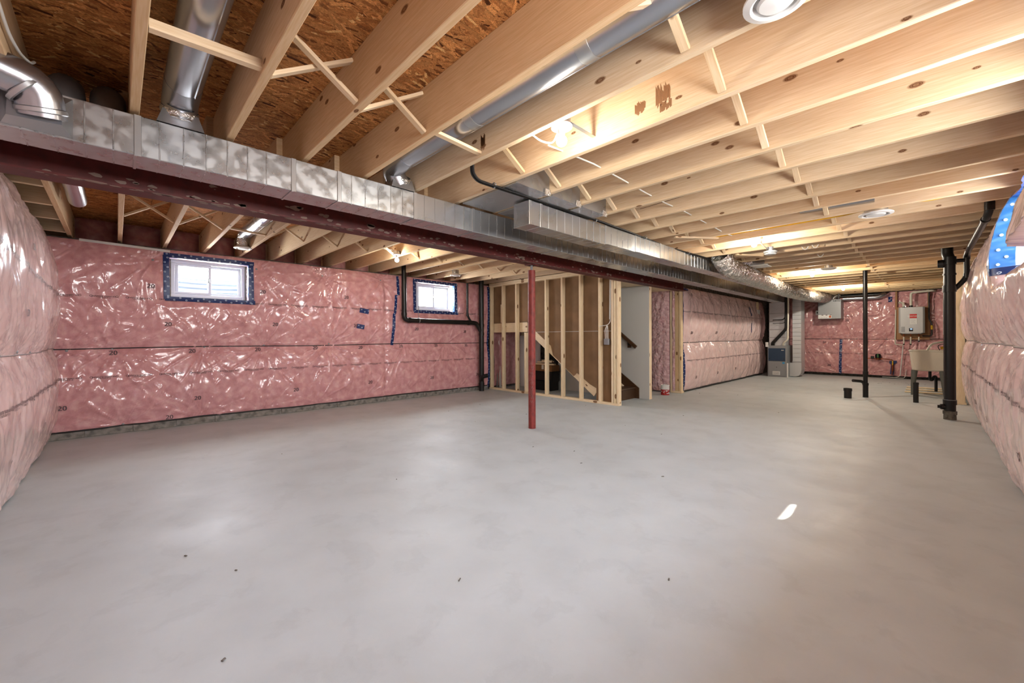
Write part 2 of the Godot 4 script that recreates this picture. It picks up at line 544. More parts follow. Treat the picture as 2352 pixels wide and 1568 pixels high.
func make_sheet(o: Vector3, nd: Vector3, u0: float, u1: float, y0: float, y1: float, step: float, levels: Array, bulges: Array, pins: Array, sd: int, wr := 1.0, holes := [], seams := [], folds := 1.0) -> Sheet:
	# levels: [height, distance from the wall] of the held lines; bulges: how far the pillow between two of them comes out
	var s := Sheet.new()
	s.o = o; s.nd = nd; s.ud = Vector3.UP.cross(nd)
	s.u0 = u0; s.y0 = y0
	s.nu = int(ceil((u1 - u0) / step)) + 1; s.nv = int(ceil((y1 - y0) / step)) + 1
	s.du = (u1 - u0) / (s.nu - 1); s.dy = (y1 - y0) / (s.nv - 1)
	s.D.resize(s.nu * s.nv)
	var f := FastNoiseLite.new(); f.seed = sd; f.frequency = 1.0; f.fractal_octaves = 2
	var pr := RandomNumberGenerator.new(); pr.seed = sd
	var ph := []
	for p in pins: ph.append([pr.randf() * TAU, pr.randi_range(10, 17), pr.randf_range(0.7, 1.2)])
	for j in s.nv:
		var y := y0 + j * s.dy
		var k := 0
		while k < levels.size() - 2 and y > levels[k + 1][0]: k += 1
		var t := clampf((y - levels[k][0]) / (levels[k + 1][0] - levels[k][0]), 0.0, 1.0)
		var prof := pow(maxf(sin(PI * t), 0.0), 0.6)
		var base: float = lerpf(levels[k][1], levels[k + 1][1], t)
		var bul: float = bulges[k]
		for i in s.nu:
			var u := u0 + i * s.du
			var pill := 1.0 + 0.35 * f.get_noise_2d(u * 0.8, y * 0.7 + 50.0)
			if u0 > 8.0: pill *= smoothstep(0.0, 0.2, u - u0)
			var d := base + bul * prof * pill
			var rid := 1.0 - absf(f.get_noise_2d(u * 2.0 + 1.2 * f.get_noise_2d(u, y * 0.8), y * 0.3 + 9.0)) * 2.2
			var rn := (1.0 - rid) * 1.5
			d += folds * 0.016 * exp(-rn * rn) * (0.4 + 0.6 * prof)
			d += 0.012 * f.get_noise_2d(u * 2.4, y * 2.6) + 0.0014 * f.get_noise_2d(u * 9.0, y * 4.0)
			for q in pins.size():
				var dx: float = u - pins[q][0]; var dyy: float = y - pins[q][1]
				if absf(dx) > 0.75 or absf(dyy) > 0.75: continue
				var r := sqrt(dx * dx + dyy * dyy)
				var st: float = pins[q][2]
				d -= st * 0.03 * exp(-r * r / 0.02)
				var th := atan2(dyy, dx)
				var w := 1.0 - absf(sin(th * ph[q][1] * 0.5 + ph[q][0] + 1.3 * f.get_noise_2d(th * 2.0 + q * 7.0, r * 1.5)))
				var reach: float = 0.6 * ph[q][2] * (1.0 + 0.5 * f.get_noise_2d(th * 3.0, q * 13.0))
				d += wr * st * 0.031 * pow(w, 4.5) * minf(r / 0.05, 1.0) * exp(-r / (reach * 0.55))
			for sm in seams:
				var e := absf(u - sm)
				if e < 0.12: d -= 0.02 * exp(-e * e / 0.0012)
			for hh in holes:
				var ex: float = maxf(maxf(hh[0] - u, u - hh[1]), 0.0); var ey: float = maxf(maxf(hh[2] - y, y - hh[3]), 0.0)
				if hh.size() > 4:
					# a sill pressed flat, the jambs left full
					if y < hh[2] + 0.05:
						var wf := (1.0 - smoothstep(0.0, 0.2, ey)) * smoothstep(0.0, 0.16, u - hh[0])
						d = lerpf(d, minf(d, 0.11), wf)
					continue
				var e2 := sqrt(ex * ex + ey * ey)
				if e2 < 0.15: d = lerpf(minf(d, levels[-1][1] + 0.01), d, smoothstep(0.0, 0.15, e2))
			s.D[j * s.nu + i] = d
	return s

func sheet_mesh(s: Sheet, holes := []) -> MB:
	var mb := MB.new()
	var P := []; var T := []
	P.resize(s.nu * s.nv); T.resize(s.nu * s.nv)
	var skip := {}
	for j in s.nv:
		for i in s.nu:
			var u := s.u0 + i * s.du; var y := s.y0 + j * s.dy
			P[j * s.nu + i] = s.o + s.ud * u + Vector3.UP * y + s.nd * s.D[j * s.nu + i]
			T[j * s.nu + i] = Vector2(u, -y)
			for h in holes:
				if u + s.du * 0.5 > h[0] and u + s.du * 0.5 < h[1] and y + s.dy * 0.5 > h[2] and y + s.dy * 0.5 < h[3]: skip[j * s.nu + i] = true
	mb.grid(P, s.nu, s.nv, T, skip)
	return mb

func strap_line(parent: Node3D, s: Sheet, y: float, w := 0.012, called := "holding_strap", mat: Material = null, ua := -INF, ub := INF) -> void:
	var path := []
	var u := maxf(ua, s.u0)
	while u <= minf(ub, s.u0 + s.du * (s.nu - 1)):
		path.append(s.at(u, y + 0.006 * sin(u * 2.1), 0.003))
		u += 0.08
	var mb := MB.new()
	mb.tube(path, w / 2, 6)
	part(parent, called, mb, mat if mat else M.strap)

func pin_heads(parent: Node3D, s: Sheet, pins: Array) -> void:
	for p in pins:
		if p[2] < 0.85: continue
		var mb := MB.new()
		mb.lathe([Vector2(0.014, 0.0), Vector2(0.013, 0.004), Vector2(0.006, 0.007), Vector2(0.0, 0.007)], s.at(p[0], p[1], 0.0), 10, s.nd)
		part(parent, "pin", mb, M.steel)

func tape_strip(parent: Node3D, s: Sheet, pts: Array, w: float, sd := 1, mat: Material = null) -> void:
	# blue sheathing tape printed with pale rings, laid over the sheet along pts (u, y)
	var r := RandomNumberGenerator.new(); r.seed = sd
	var mb := MB.new(); var pm := MB.new()
	var P := []; var T := []
	var nv := 4; var line := []
	for i in pts.size() - 1:
		var a: Vector2 = pts[i]; var b: Vector2 = pts[i + 1]
		var k := maxi(2, int((b - a).length() / 0.03))
		for q in k: line.append(a.lerp(b, float(q) / k))
	line.append(pts[-1])
	var nu := line.size()
	for j in nv:
		for i in nu:
			var t: Vector2 = (line[mini(i + 1, nu - 1)] - line[maxi(i - 1, 0)]).normalized()
			var nn := Vector2(-t.y, t.x)
			var p: Vector2 = line[i] + nn * w * (float(j) / (nv - 1) - 0.5)
			P.append(s.at(p.x, p.y, 0.005 + 0.002 * r.randf())); T.append(p)
	mb.grid(P, nu, nv, T)
	part(parent, "tape", mb, mat if mat else M.tape, "blue sheathing tape with pale printed rings")
	var run := 0.03
	var seg := 0
	var total := 0.0
	for i in nu - 1:
		var L: float = (line[i + 1] - line[i]).length()
		while total + L > run:
			var p2: Vector2 = line[i].lerp(line[i + 1], (run - total) / L)
			var t2: Vector2 = (line[i + 1] - line[i]).normalized()
			p2 += Vector2(-t2.y, t2.x) * (0.014 if seg % 2 == 0 else -0.013)
			ring_print(pm, s, p2, 0.011)
			seg += 1
			run += 0.06
		total += L
	if pm.v.size(): part(parent, "tape_print", pm, M.tapeprint).set_meta("kind", "stuff")

func ring_print(mb: MB, s: Sheet, p: Vector2, r: float) -> void:
	for k in 8:
		var a := TAU * k / 8; var b := TAU * (k + 1) / 8
		var q := []
		for e in [[a, r * 0.45], [a, r], [b, r], [b, r * 0.45]]:
			q.append(s.at(p.x + cos(e[0]) * e[1], p.y + sin(e[0]) * e[1], 0.009))
		mb.quad(q[0], q[1], q[2], q[3])

func print_row(parent: Node3D, s: Sheet, y: float, u0: float, u1: float, pitch: float, size: float, tilt := 0.0) -> void:
	# the maker's line repeated along the sheet, between two small hexagons
	var mb := MB.new()
	var u := u0
	while u < u1:
		var yy := y + tilt * (u - u0)
		var uu := u
		text_into(mb, "polytarp super-six", size, func(x, z): return s.at(uu + x, yy + z, 0.006))
		text_into(mb, "CAN/CGSB 51.34", size * 0.6, func(x, z): return s.at(uu + x, yy - size * 1.1 + z, 0.006))
		for sg in [-1.0, 1.0]:
			for ra in [size * 0.8]:
				for k in 6:
					var a := TAU * k / 6; var b := TAU * (k + 1) / 6
					var q := []
					for e in [[a, ra * 0.7], [a, ra], [b, ra], [b, ra * 0.7]]:
						q.append(s.at(uu + sg * size * 6.4 + cos(e[0]) * e[1], yy + sin(e[0]) * e[1], 0.006))
					mb.quad(q[0], q[1], q[2], q[3])
		u += pitch
	part(parent, "printed_line", mb, M.ink).set_meta("kind", "stuff")

func print_marks(parent: Node3D, s: Sheet, at: Array, size: float) -> void:
	for p in at:
		var mb := MB.new()
		text_into(mb, "20", size, func(x, z): return s.at(p[0] + x, p[1] + z, 0.006))
		part(parent, "printed_number", mb, M.ink)


# ---------------------------------------------------------------- scene
func _ready() -> void:
	rng.seed = 20
	var cam := Camera3D.new()
	cam.name = "camera"
	add_child(cam)
	var yaw := deg_to_rad(44.203); var roll := deg_to_rad(-0.194)
	var F := Vector3(sin(yaw), 0, -cos(yaw)); var R := Vector3(cos(yaw), 0, sin(yaw))
	cam.transform = Transform3D(Basis(R * cos(roll) + Vector3.UP * sin(roll), Vector3.UP * cos(roll) - R * sin(roll), -F), Vector3(0, CAM_H, 0))
	cam.projection = Camera3D.PROJECTION_FRUSTUM
	cam.near = 0.05
	cam.far = 200.0
	cam.size = 0.05 * 1568.0 / 933.35
	cam.frustum_offset = Vector2(0, -10.0 / 933.35 * 0.05)

	var we := WorldEnvironment.new()
	we.name = "environment"
	var env := Environment.new()
	env.background_mode = Environment.BG_SKY
	env.sky = Sky.new()
	var sk := ProceduralSkyMaterial.new()
	sk.sky_top_color = Color(0.62, 0.76, 0.95)
	sk.sky_horizon_color = Color(0.93, 0.96, 1.0)
	sk.ground_bottom_color = Color(0.45, 0.45, 0.44)
	sk.ground_horizon_color = Color(0.75, 0.76, 0.77)
	sk.sky_energy_multiplier = 4.0
	sk.ground_energy_multiplier = 2.0
	env.sky.sky_material = sk
	env.tonemap_mode = Environment.TONE_MAPPER_LINEAR
	env.tonemap_exposure = 1.06
	env.sdfgi_enabled = true
	env.ssao_enabled = true
	env.ssil_enabled = true
	we.environment = env
	add_child(we)

	var sun := DirectionalLight3D.new()
	sun.name = "sun"
	add_child(sun)
	sun.look_at_from_position(Vector3.ZERO, Vector3(-1.315, -1.51, -1.0), Vector3.UP)
	sun.light_energy = 9.0
	sun.light_color = Color(1.0, 0.97, 0.92)
	sun.light_angular_distance = 0.5
	sun.shadow_enabled = true
	sun.sky_mode = DirectionalLight3D.SKY_MODE_LIGHT_ONLY

	# daylight at the windows, the last two at added unseen ones: [centre of the pane, size, energy, into the room]
	for d in [[Vector3(0.91, 2.00, -6.93), Vector2(0.74, 0.22), 5.0, 1.0], [Vector3(4.49, 2.0, -6.93), Vector2(0.74, 0.26), 5.0, 1.0], [Vector3(4.62, 1.95, 0.785), Vector2(0.74, 0.42), 4.0, -1.0], [Vector3(0.95, 1.85, 0.785), Vector2(0.90, 0.58), 8.4, -1.0], [Vector3(2.55, 1.85, 0.785), Vector2(0.90, 0.58), 8.4, -1.0]]:
		var al := AreaLight3D.new()
		al.name = "window_light"
		al.area_size = d[1]
		al.area_normalize_energy = true
		al.light_energy = d[2]
		al.light_color = Color(1.0, 0.985, 0.965)
		al.shadow_enabled = true
		add_child(al, true)
		al.look_at_from_position(d[0], d[0] + Vector3(0, 0, d[3]), Vector3.UP)

	materials()
	setting()
	ceiling_frame()
	insulation()
	beam_and_ducts()
	stairs_wall()
	plumbing()
	utilities()
	lamps_and_fixtures()
	cables()
	small_things()


# ---------------------------------------------------------------- the setting
func setting() -> void:
	var fl := struct("floor")
	var mb := MB.new()
	var P := []; var T := []
	var nu := 81; var nv := 45
	var f := FastNoiseLite.new(); f.seed = 3; f.frequency = 0.5
	for j in nv:
		for i in nu:
			var x := -0.9 + 15.9 * i / (nu - 1); var z := 1.0 - 8.4 * j / (nv - 1)
			P.append(Vector3(x, 0.0015 * f.get_noise_2d(x, z), z)); T.append(Vector2(x, z))
	mb.grid(P, nu, nv, T)
	part(fl, "floor_slab", mb, M.concrete)
	mb = MB.new()
	mb.box(Vector3(-0.9, -0.25, -7.4), Vector3(15.0, -0.03, 1.0))
	part(fl, "floor_base", mb, M.found)
	# outer walls, with the openings left free: [name, fixed axis, from, to, along from, along to, openings along/height]
	var TOP := CE + JD
	wall("wall_north", true, -7.08, -6.80, -0.95, 8.2, CE - 0.005, [[0.50, 1.315, 1.65, 2.14], [4.08, 4.896, 1.64, 2.163]])
	wall("wall_west", false, -0.95, -0.70, -7.08, 0.90, TOP, [])
	wall("wall_south", true, 0.62, 0.80, -0.95, 15.0, CE - 0.005, [[0.45, 1.45, 1.50, 2.20], [2.05, 3.05, 1.50, 2.20], [4.15, 5.09, 1.66, 2.215]])
	for r in [["trim_1", -7.14, -7.085], ["trim_2", 0.801, 0.86]]:
		var rim := struct(r[0])
		mb = MB.new()
		mb.box(Vector3(-0.95, CE - 0.004, r[1]), Vector3(15.0 if r[0] == "trim_2" else 8.2, TOP, r[2]))
		part(rim, "rim_board", mb, M.wood)
	wall("wall_east", false, 14.68, 14.95, -3.8, 0.90, TOP, [])
	wall("wall_partition", true, -3.78, -3.55, 8.06, 14.95, TOP, [])
	wall("wall_closet", false, 8.06, 8.25, -7.08, -3.56, TOP, [])
	window_unit("window_1", 0.50, 1.315, 1.65, 2.14, -6.86, 1.0, -7.45)
	window_unit("window_2", 4.08, 4.896, 1.64, 2.163, -6.86, 1.0, -7.45)
	window_unit("window_3", 4.15, 5.09, 1.66, 2.215, 0.71, -1.0, 1.5)
	window_unit("added_window_4", 0.45, 1.45, 1.50, 2.20, 0.71, -1.0, 1.5)  # unseen window, added to bring daylight onto the near floor
	window_unit("added_window_5", 2.05, 3.05, 1.50, 2.20, 0.71, -1.0, 1.5)  # second unseen window, added for the same daylight

func wall(called: String, along_x: bool, a0: float, a1: float, b0: float, b1: float, top: float, holes: Array) -> void:
	var w := struct(called)
	var mb := MB.new()
	var cut := [b0]
	for h in holes: cut.append(h[0]); cut.append(h[1])
	cut.append(b1)
	for i in range(0, cut.size(), 2):
		wall_box(mb, along_x, a0, a1, cut[i], cut[i + 1], 0.0, top)
	for h in holes:
		wall_box(mb, along_x, a0, a1, h[0], h[1], 0.0, h[2])
		wall_box(mb, along_x, a0, a1, h[0], h[1], h[3], top)
	part(w, "foundation_wall", mb, M.found)
	if called == "wall_north":
		for k in 16:
			mb = MB.new()
			mb.box(Vector3(-0.66 + 0.40 * k, 0.0, -6.80), Vector3(-0.262 + 0.40 * k, 0.082 + 0.006 * (k % 3), -6.645 - 0.008 * (k % 2)), 0.006)
			part(w, "footing_block", mb, M.footing)

func wall_box(mb: MB, along_x: bool, a0: float, a1: float, b0: float, b1: float, y0: float, y1: float) -> void:
	if along_x: mb.box(Vector3(b0, y0, a0), Vector3(b1, y1, a1), 0.001)
	else: mb.box(Vector3(a0, y0, b0), Vector3(a1, y1, b1), 0.001)

func window_unit(called: String, x0: float, x1: float, y0: float, y1: float, z: float, side: float, well_z: float) -> void:
	# side: +1 when the room lies at larger z
	var w := struct(called)
	var mb := MB.new()
	var t := 0.045
	var zi := z + side * 0.035; var zo := z - side * 0.045
	for b in [[x0, y0, x1, y0 + t], [x0, y1 - t, x1, y1], [x0, y0 + t, x0 + t, y1 - t], [x1 - t, y0 + t, x1, y1 - t]]:
		mb.box(Vector3(b[0], b[1], minf(zi, zo)), Vector3(b[2], b[3], maxf(zi, zo)), 0.004)
	part(w, "window_frame", mb, M.vinyl)
	var xm := (x0 + x1) / 2 + 0.0
	var k := 0
	for sx in [[x0 + t, xm + 0.02, 0.012], [xm - 0.02, x1 - t, -0.018]]:
		mb = MB.new()
		var e := 0.034
		var za: float = z + side * (sx[2] + 0.012); var zb: float = z + side * (sx[2] - 0.012)
		for b in [[sx[0], y0 + t, sx[1], y0 + t + e], [sx[0], y1 - t - e, sx[1], y1 - t], [sx[0], y0 + t + e, sx[0] + e, y1 - t - e], [sx[1] - e, y0 + t + e, sx[1], y1 - t - e]]:
			mb.box(Vector3(b[0], b[1], minf(za, zb)), Vector3(b[2], b[3], maxf(za, zb)), 0.004)
		var sash := part(w, "sash", mb, M.vinyl)
		mb = MB.new()
		var zc: float = z + side * sx[2]
		mb.box(Vector3(sx[0] + e, y0 + t + e, zc - 0.003), Vector3(sx[1] - e, y1 - t - e, zc + 0.003), 0.0005)
		part(sash, "pane", mb, M.glass)
		k += 1
	mb = MB.new()
	var ym := (y0 + y1) / 2
	mb.box(Vector3(xm - 0.016, ym - 0.03, z + side * 0.026), Vector3(xm + 0.002, ym + 0.03, z + side * 0.042), 0.004)
	mb.box(Vector3(xm - 0.03, ym - 0.026, z + side * 0.034), Vector3(xm - 0.012, ym - 0.012, z + side * 0.048), 0.003)
	part(w, "sash_latch", mb, M.labelblue if called == "window_9" else M.steel)
	# corrugated well outside, with gravel in it
	mb = MB.new()
	var P := []; var T := []
	var nu := 33; var nv := 49
	var xc := (x0 + x1) / 2; var rx := (x1 - x0) / 2 + 0.16
	var wall_z := -7.08 if side > 0 else 0.81
	for j in nv:
		for i in nu:
			var an := PI * i / (nu - 1)
			var y := 1.28 + (1.99 - 1.28 if side > 0 else 0.86) * j / (nv - 1)
			if called == "window_2": y = 1.28 + 0.46 * j / (nv - 1)
			var q := 1.0 + 0.02 * cos(y * TAU / 0.068)
			P.append(Vector3(xc - cos(an) * rx * q * side, y, wall_z - side * sin(an) * absf(well_z - wall_z) * 1.4 * q)); T.append(Vector2(an, y))
	mb.grid(P, nu, nv, T)
	part(w, "window_well", mb, M.well)
	mb = MB.new()
	mb.box(Vector3(xc - rx, 1.2, minf(wall_z, wall_z - side * 0.7)), Vector3(xc + rx, 1.3, maxf(wall_z, wall_z - side * 0.7)))
	part(w, "well_gravel", mb, M.gravel)


func bay(x: float, far_set: bool) -> Array:
	# the faces of the two joists either side of x
	var o := 0.011 if far_set else 0.049
	var k := floorf((x - o) / SP)
	return [o + SP * k + 0.038, o + SP * (k + 1)]

func tint() -> Color:
	var b := rng.randf_range(0.86, 1.04)
	var w := rng.randf_range(-0.05, 0.04)
	return Color(b, b * (0.985 + w * 0.35), b * (0.95 + w))

func ceiling_frame() -> void:
	var ce := struct("ceiling")
	# subfloor sheets, long side across the joists
	var z := 0.95
	var row := 0
	while z > -7.1:
		var x := -0.95 - (row % 2) * 1.22
		while x < 15.0:
			var mb := MB.new()
			mb.uo = Vector2(rng.randf(), rng.randf()) * 5.0
			var a := Vector3(maxf(x, -0.95), CE + JD, maxf(z - 1.217, -7.1)); var b := Vector3(minf(x + 2.437, 15.0), CE + JD + 0.016, z)
			if b.x - a.x > 0.1:
				var u := Vector2(a.x, a.z); var e := Vector2(b.x, b.z)
				mb.quad(Vector3(a.x, a.y, a.z), Vector3(b.x, a.y, a.z), Vector3(b.x, a.y, b.z), Vector3(a.x, a.y, b.z), u, Vector2(e.x, u.y), e, Vector2(u.x, e.y))
				mb.quad(Vector3(a.x, b.y, b.z), Vector3(b.x, b.y, b.z), Vector3(b.x, b.y, a.z), Vector3(a.x, b.y, a.z))
				mb.quad(Vector3(a.x, a.y, b.z), Vector3(b.x, a.y, b.z), Vector3(b.x, b.y, b.z), Vector3(a.x, b.y, b.z))
				mb.quad(Vector3(b.x, a.y, a.z), Vector3(a.x, a.y, a.z), Vector3(a.x, b.y, a.z), Vector3(b.x, b.y, a.z))
				mb.quad(Vector3(b.x, a.y, b.z), Vector3(b.x, a.y, a.z), Vector3(b.x, b.y, a.z), Vector3(b.x, b.y, b.z))
				mb.quad(Vector3(a.x, a.y, a.z), Vector3(a.x, a.y, b.z), Vector3(a.x, b.y, b.z), Vector3(a.x, b.y, a.z))
				part(ce, "subfloor_sheet", mb, M.osb)
			x += 2.44
		z -= 1.22
		row += 1
	var lid := MB.new()
	lid.box(Vector3(-1.0, CE + JD + 0.02, -7.15), Vector3(15.05, CE + JD + 0.12, 1.0))
	part(ce, "floor_above", lid, M.plywood)
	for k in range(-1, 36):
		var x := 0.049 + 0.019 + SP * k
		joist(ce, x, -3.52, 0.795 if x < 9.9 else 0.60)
	for k in range(-1, 20):
		var x := 0.011 + 0.019 + SP * k
		if x > 5.9 and x < 6.8: continue
		joist(ce, x, -7.02, -3.26)
	# ladder blocking between the first far joist and the left wall
	for zb in [-4.07, -4.68, -5.29, -5.88, -6.54]:
		var mb := MB.new()
		mb.col = tint(); mb.uo = Vector2(rng.randf(), rng.randf())
		mb.bar(Vector3(-0.695, CE + JD / 2, zb), Vector3(-0.396, CE + JD / 2, zb), 0.038, JD)
		part(ce, "blocking", mb, M.wood)
	# wood plate on top of the beam
	var pl := MB.new()
	pl.box(Vector3(-0.75, 2.227, -3.455), Vector3(8.0, CE, -3.315))
	part(ce, "beam_plate", pl, M.wood)
	# a long split along one joist
	var ck := MB.new()
	ck.bar(Vector3(3.7065, 2.375, -1.99), Vector3(3.7065, 2.475, 0.07), 0.0012, 0.004, Vector3.UP, 0.0003)
	part(ce, "split", ck, M.crack)
	for q in [[Vector3(4.62, 2.262, -2.05), Vector3(5.02, 2.258, -1.72)], [Vector3(6.2, 2.258, -1.88), Vector3(6.57, 2.255, -1.65)]]:
		var sb := MB.new()
		sb.col = tint()
		sb.bar(q[0], q[1], 0.038, 0.018)
		part(ce, "loose_batten", sb, M.wood)
	# cross bridging
	for k in range(-1, 35):
		var xa := 0.049 + 0.038 + SP * k; var xb := 0.049 + SP * (k + 1)
		if k != -1: bridge(ce, xa, xb, -2.03, k == 0, k == 3)
		if k > 2: bridge(ce, xa, xb, -0.72, false, false)
	for k in range(0, 14):
		bridge(ce, 0.011 + 0.038 + SP * k, 0.011 + SP * (k + 1), -5.35, false, k == 2)

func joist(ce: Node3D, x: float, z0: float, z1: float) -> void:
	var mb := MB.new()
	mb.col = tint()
	if x < 1.4: mb.col = mb.col * Color(0.9, 0.83, 0.76)  # dim light on the near joists, put into the wood colour
	elif x > 9.0: mb.col = mb.col * Color(0.97, 0.93, 0.84)  # yellow bulb light on the far joists, put into the colour
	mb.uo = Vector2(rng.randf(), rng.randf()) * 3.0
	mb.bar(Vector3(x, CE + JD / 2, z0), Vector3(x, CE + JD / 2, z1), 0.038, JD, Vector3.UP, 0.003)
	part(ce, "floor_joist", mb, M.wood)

func bridge(ce: Node3D, xa: float, xb: float, z: float, only_low: bool, only_up: bool) -> void:
	for s in 2:
		if only_low and s == 0: continue
		if only_up and s == 1: continue
		var mb := MB.new()
		mb.col = tint() * 1.04; mb.uo = Vector2(rng.randf(), rng.randf())
		var zz := z + (0.022 if s == 0 else -0.022) + rng.randf_range(-0.015, 0.015)
		var lo := CE + 0.022; var hi := CE + JD - 0.03
		if only_low: hi = CE + 0.04
		if only_up: hi = CE + 0.05; lo = CE + 0.03
		var a := Vector3(xa + 0.001, hi if s == 0 else lo, zz); var b := Vector3(xb - 0.001, lo if s == 0 else hi, zz)
		mb.bar(a, b, 0.038, 0.019 if not only_low else 0.038, Vector3.UP, 0.002)
		part(ce, "bridging", mb, M.wood)


# ---------------------------------------------------------------- insulation
func insulation() -> void:
	# window wall
	var h1 := [0.47, 1.33, 1.635, 2.135]; var h2 := [3.97, 4.86, 1.62, 2.15]
	var holes := [h1, h2]
	var pins := [[-0.40, 0.98, 1.0], [-0.04, 0.99, 1.1], [0.83, 1.0, 1.3], [1.52, 1.01, 1.3], [2.43, 1.02, 1.3], [3.07, 1.02, 0.8], [3.75, 1.01, 0.7], [4.70, 1.0, 0.8],
		[-0.50, 0.12, 0.5], [0.05, 0.10, 0.9], [0.82, 0.09, 1.2], [1.50, 0.09, 1.1], [2.24, 0.10, 0.8], [3.0, 0.10, 0.8], [3.7, 0.10, 0.7], [4.97, 0.11, 0.6],
		[0.32, 2.08, 0.95], [1.42, 2.09, 0.9], [-0.33, 2.15, 0.6], [2.32, 2.09, 1.2], [3.29, 2.11, 0.9], [5.1, 1.55, 0.6]]
	var s := make_sheet(Vector3(0, 0, -6.80), Vector3(0, 0, 1), -0.66, 5.755, 0.085, 2.225, 0.016, [[0.085, 0.16], [1.0, 0.125], [2.225, 0.145]], [0.035, 0.045], pins, 5, 1.0, holes, [3.37], 0.5)
	var t := thing("insulation_blanket", "pink insulation blanket under clear plastic on the wall with two windows", "insulation", Vector3(0, 0.085, -6.7))
	part(t, "plastic_sheet", sheet_mesh(s, holes), M.pink)
	var ps := MB.new()
	ps.bar(Vector3(-0.30, 2.225, -6.64), Vector3(0.48, 2.20, -6.62), 0.004, 0.028, Vector3.UP, 0.001)
	part(t, "paper_strip", ps, M.labelwhite, "pale torn paper strip along the top edge")
	strap_line(t, s, 1.0, 0.014)
	strap_line(t, s, 0.088, 0.02)
	pin_heads(t, s, pins)
	print_row(t, s, 1.60, -0.40, 5.6, 0.297, 0.0165)
	print_row(t, s, 0.675, -0.40, 5.6, 0.297, 0.0165)
	print_marks(t, s, [[0.30, 1.75], [0.46, 1.29], [1.49, 1.77], [1.65, 1.31], [-0.03, 0.945], [0.70, 0.95], [1.44, 0.95], [0.75, 0.34], [-0.43, 0.35], [1.92, 0.34], [0.47, 0.13], [2.68, 1.77], [2.84, 1.31], [2.21, 0.96], [2.93, 0.95], [3.68, 0.96], [4.42, 0.96], [5.15, 0.95], [3.98, 1.27], [5.10, 1.23], [3.08, 0.36], [4.30, 0.35], [5.42, 0.34]], 0.05)
	tape_strip(t, s, [Vector2(3.60, 2.21), Vector2(3.605, 1.87)], 0.05, 2)
	tape_strip(t, s, [Vector2(3.565, 1.87), Vector2(3.545, 1.54)], 0.05, 3)
	tape_strip(t, s, [Vector2(3.53, 1.54), Vector2(3.50, 0.98)], 0.055, 4)
	tape_strip(t, s, [Vector2(5.735, 2.2), Vector2(5.73, 0.05)], 0.045, 5)
	tape_strip(t, s, [Vector2(2.90, 1.575), Vector2(3.06, 1.55)], 0.08, 6)
	tape_strip(t, s, [Vector2(2.86, 1.31), Vector2(2.99, 1.29)], 0.075, 7)
	for q in [[h1, 0], [h2, 9]]:
		var h: Array = q[0]
		tape_strip(t, s, [Vector2(h[0] - 0.028, h[3] + 0.02), Vector2(h[0] - 0.022, h[2] - 0.03)], 0.06, 11 + q[1])
		tape_strip(t, s, [Vector2(h[0] - 0.05, h[3] + 0.024), Vector2(h[1] + 0.06, h[3] + 0.02)], 0.055, 12 + q[1])
		tape_strip(t, s, [Vector2(h[1] + 0.022, h[3] + 0.04), Vector2(h[1] + 0.028, h[2] - 0.03)], 0.06, 13 + q[1])
		tape_strip(t, s, [Vector2(h[0] - 0.04, h[2] - 0.022), Vector2(h[1] + 0.07, h[2] - 0.026)], 0.055, 14 + q[1])
		reveal(t, s, h, -6.83)
	rim_batts(t, 0.011, 15, -6.93, -7.08)
	# the same wall carried on behind the studs, below the stair landing
	s = make_sheet(Vector3(0, 0, -6.80), Vector3(0, 0, 1), 5.9, 6.76, 0.05, 2.2, 0.03, [[0.05, 0.13], [1.0, 0.1], [2.2, 0.12]], [0.05, 0.05], [], 6, 0.0)
	t = thing("insulation_blanket", "pink insulation in shadow behind the studs below the stair landing", "insulation", Vector3(6.8, 0.05, -6.7))
	part(t, "plastic_sheet", sheet_mesh(s), M.pink)

	# left wall, close to the camera
	pins = []
	for k in 12: pins.append([-0.3 + 0.61 * k, 1.0 + 0.01 * (k % 3), 0.85]); pins.append([-0.1 + 0.61 * k, 0.06, 0.7]); pins.append([0.1 + 0.61 * k, 2.2, 0.8])
	s = make_sheet(Vector3(-0.70, 0, 0), Vector3(1, 0, 0), -0.34, 6.64, 0.015, 2.262, 0.018, [[0.015, 0.165], [1.0, 0.195], [2.262, 0.14]], [0.06, 0.075], pins, 15, 0.55, [], [], 0.6)
	t = thing("insulation_blanket", "bulging plastic-covered pink insulation on the side wall under the beam pocket", "insulation", Vector3(-0.6, 0.015, -3.0))
	part(t, "plastic_sheet", sheet_mesh(s), M.pinkpale)
	strap_line(t, s, 1.0, 0.009, "holding_strap", M.greystrap)
	pin_heads(t, s, pins)
	print_row(t, s, 1.655, 3.4, 6.5, 0.297, 0.021, -0.02)
	print_row(t, s, 0.70, 3.4, 6.5, 0.297, 0.021, -0.008)
	print_marks(t, s, [[3.9, 0.35], [4.5, 1.3], [5.4, 0.36], [6.1, 1.3], [5.0, 1.85]], 0.05)

	# right wall with the third window
	var h3 := [-5.08, -4.27, 1.65, 2.205]
	var h4 := [-1.43, -0.47, 1.49, 2.19]; var h5 := [-3.03, -2.07, 1.49, 2.19]  # openings of the two added windows
	pins = []
	for k in 17: pins.append([-9.5 + 0.61 * k, 1.04 + 0.008 * (k % 3), 0.9]); pins.append([-9.3 + 0.61 * k, 0.05, 0.6]); pins.append([-9.1 + 0.61 * k, 2.21, 0.8])
	s = make_sheet(Vector3(0, 0, 0.62), Vector3(0, 0, -1), -9.76, 0.44, 0.012, 2.263, 0.018, [[0.012, 0.165], [1.04, 0.205], [2.263, 0.12]], [0.07, 0.105], pins, 25, 0.6, [h3 + [1], h4, h5], [], 0.9)
	t = thing("insulation_blanket", "creased plastic-covered insulation on the wall beside the black drain stack", "insulation", Vector3(4.5, 0.012, 0.5))
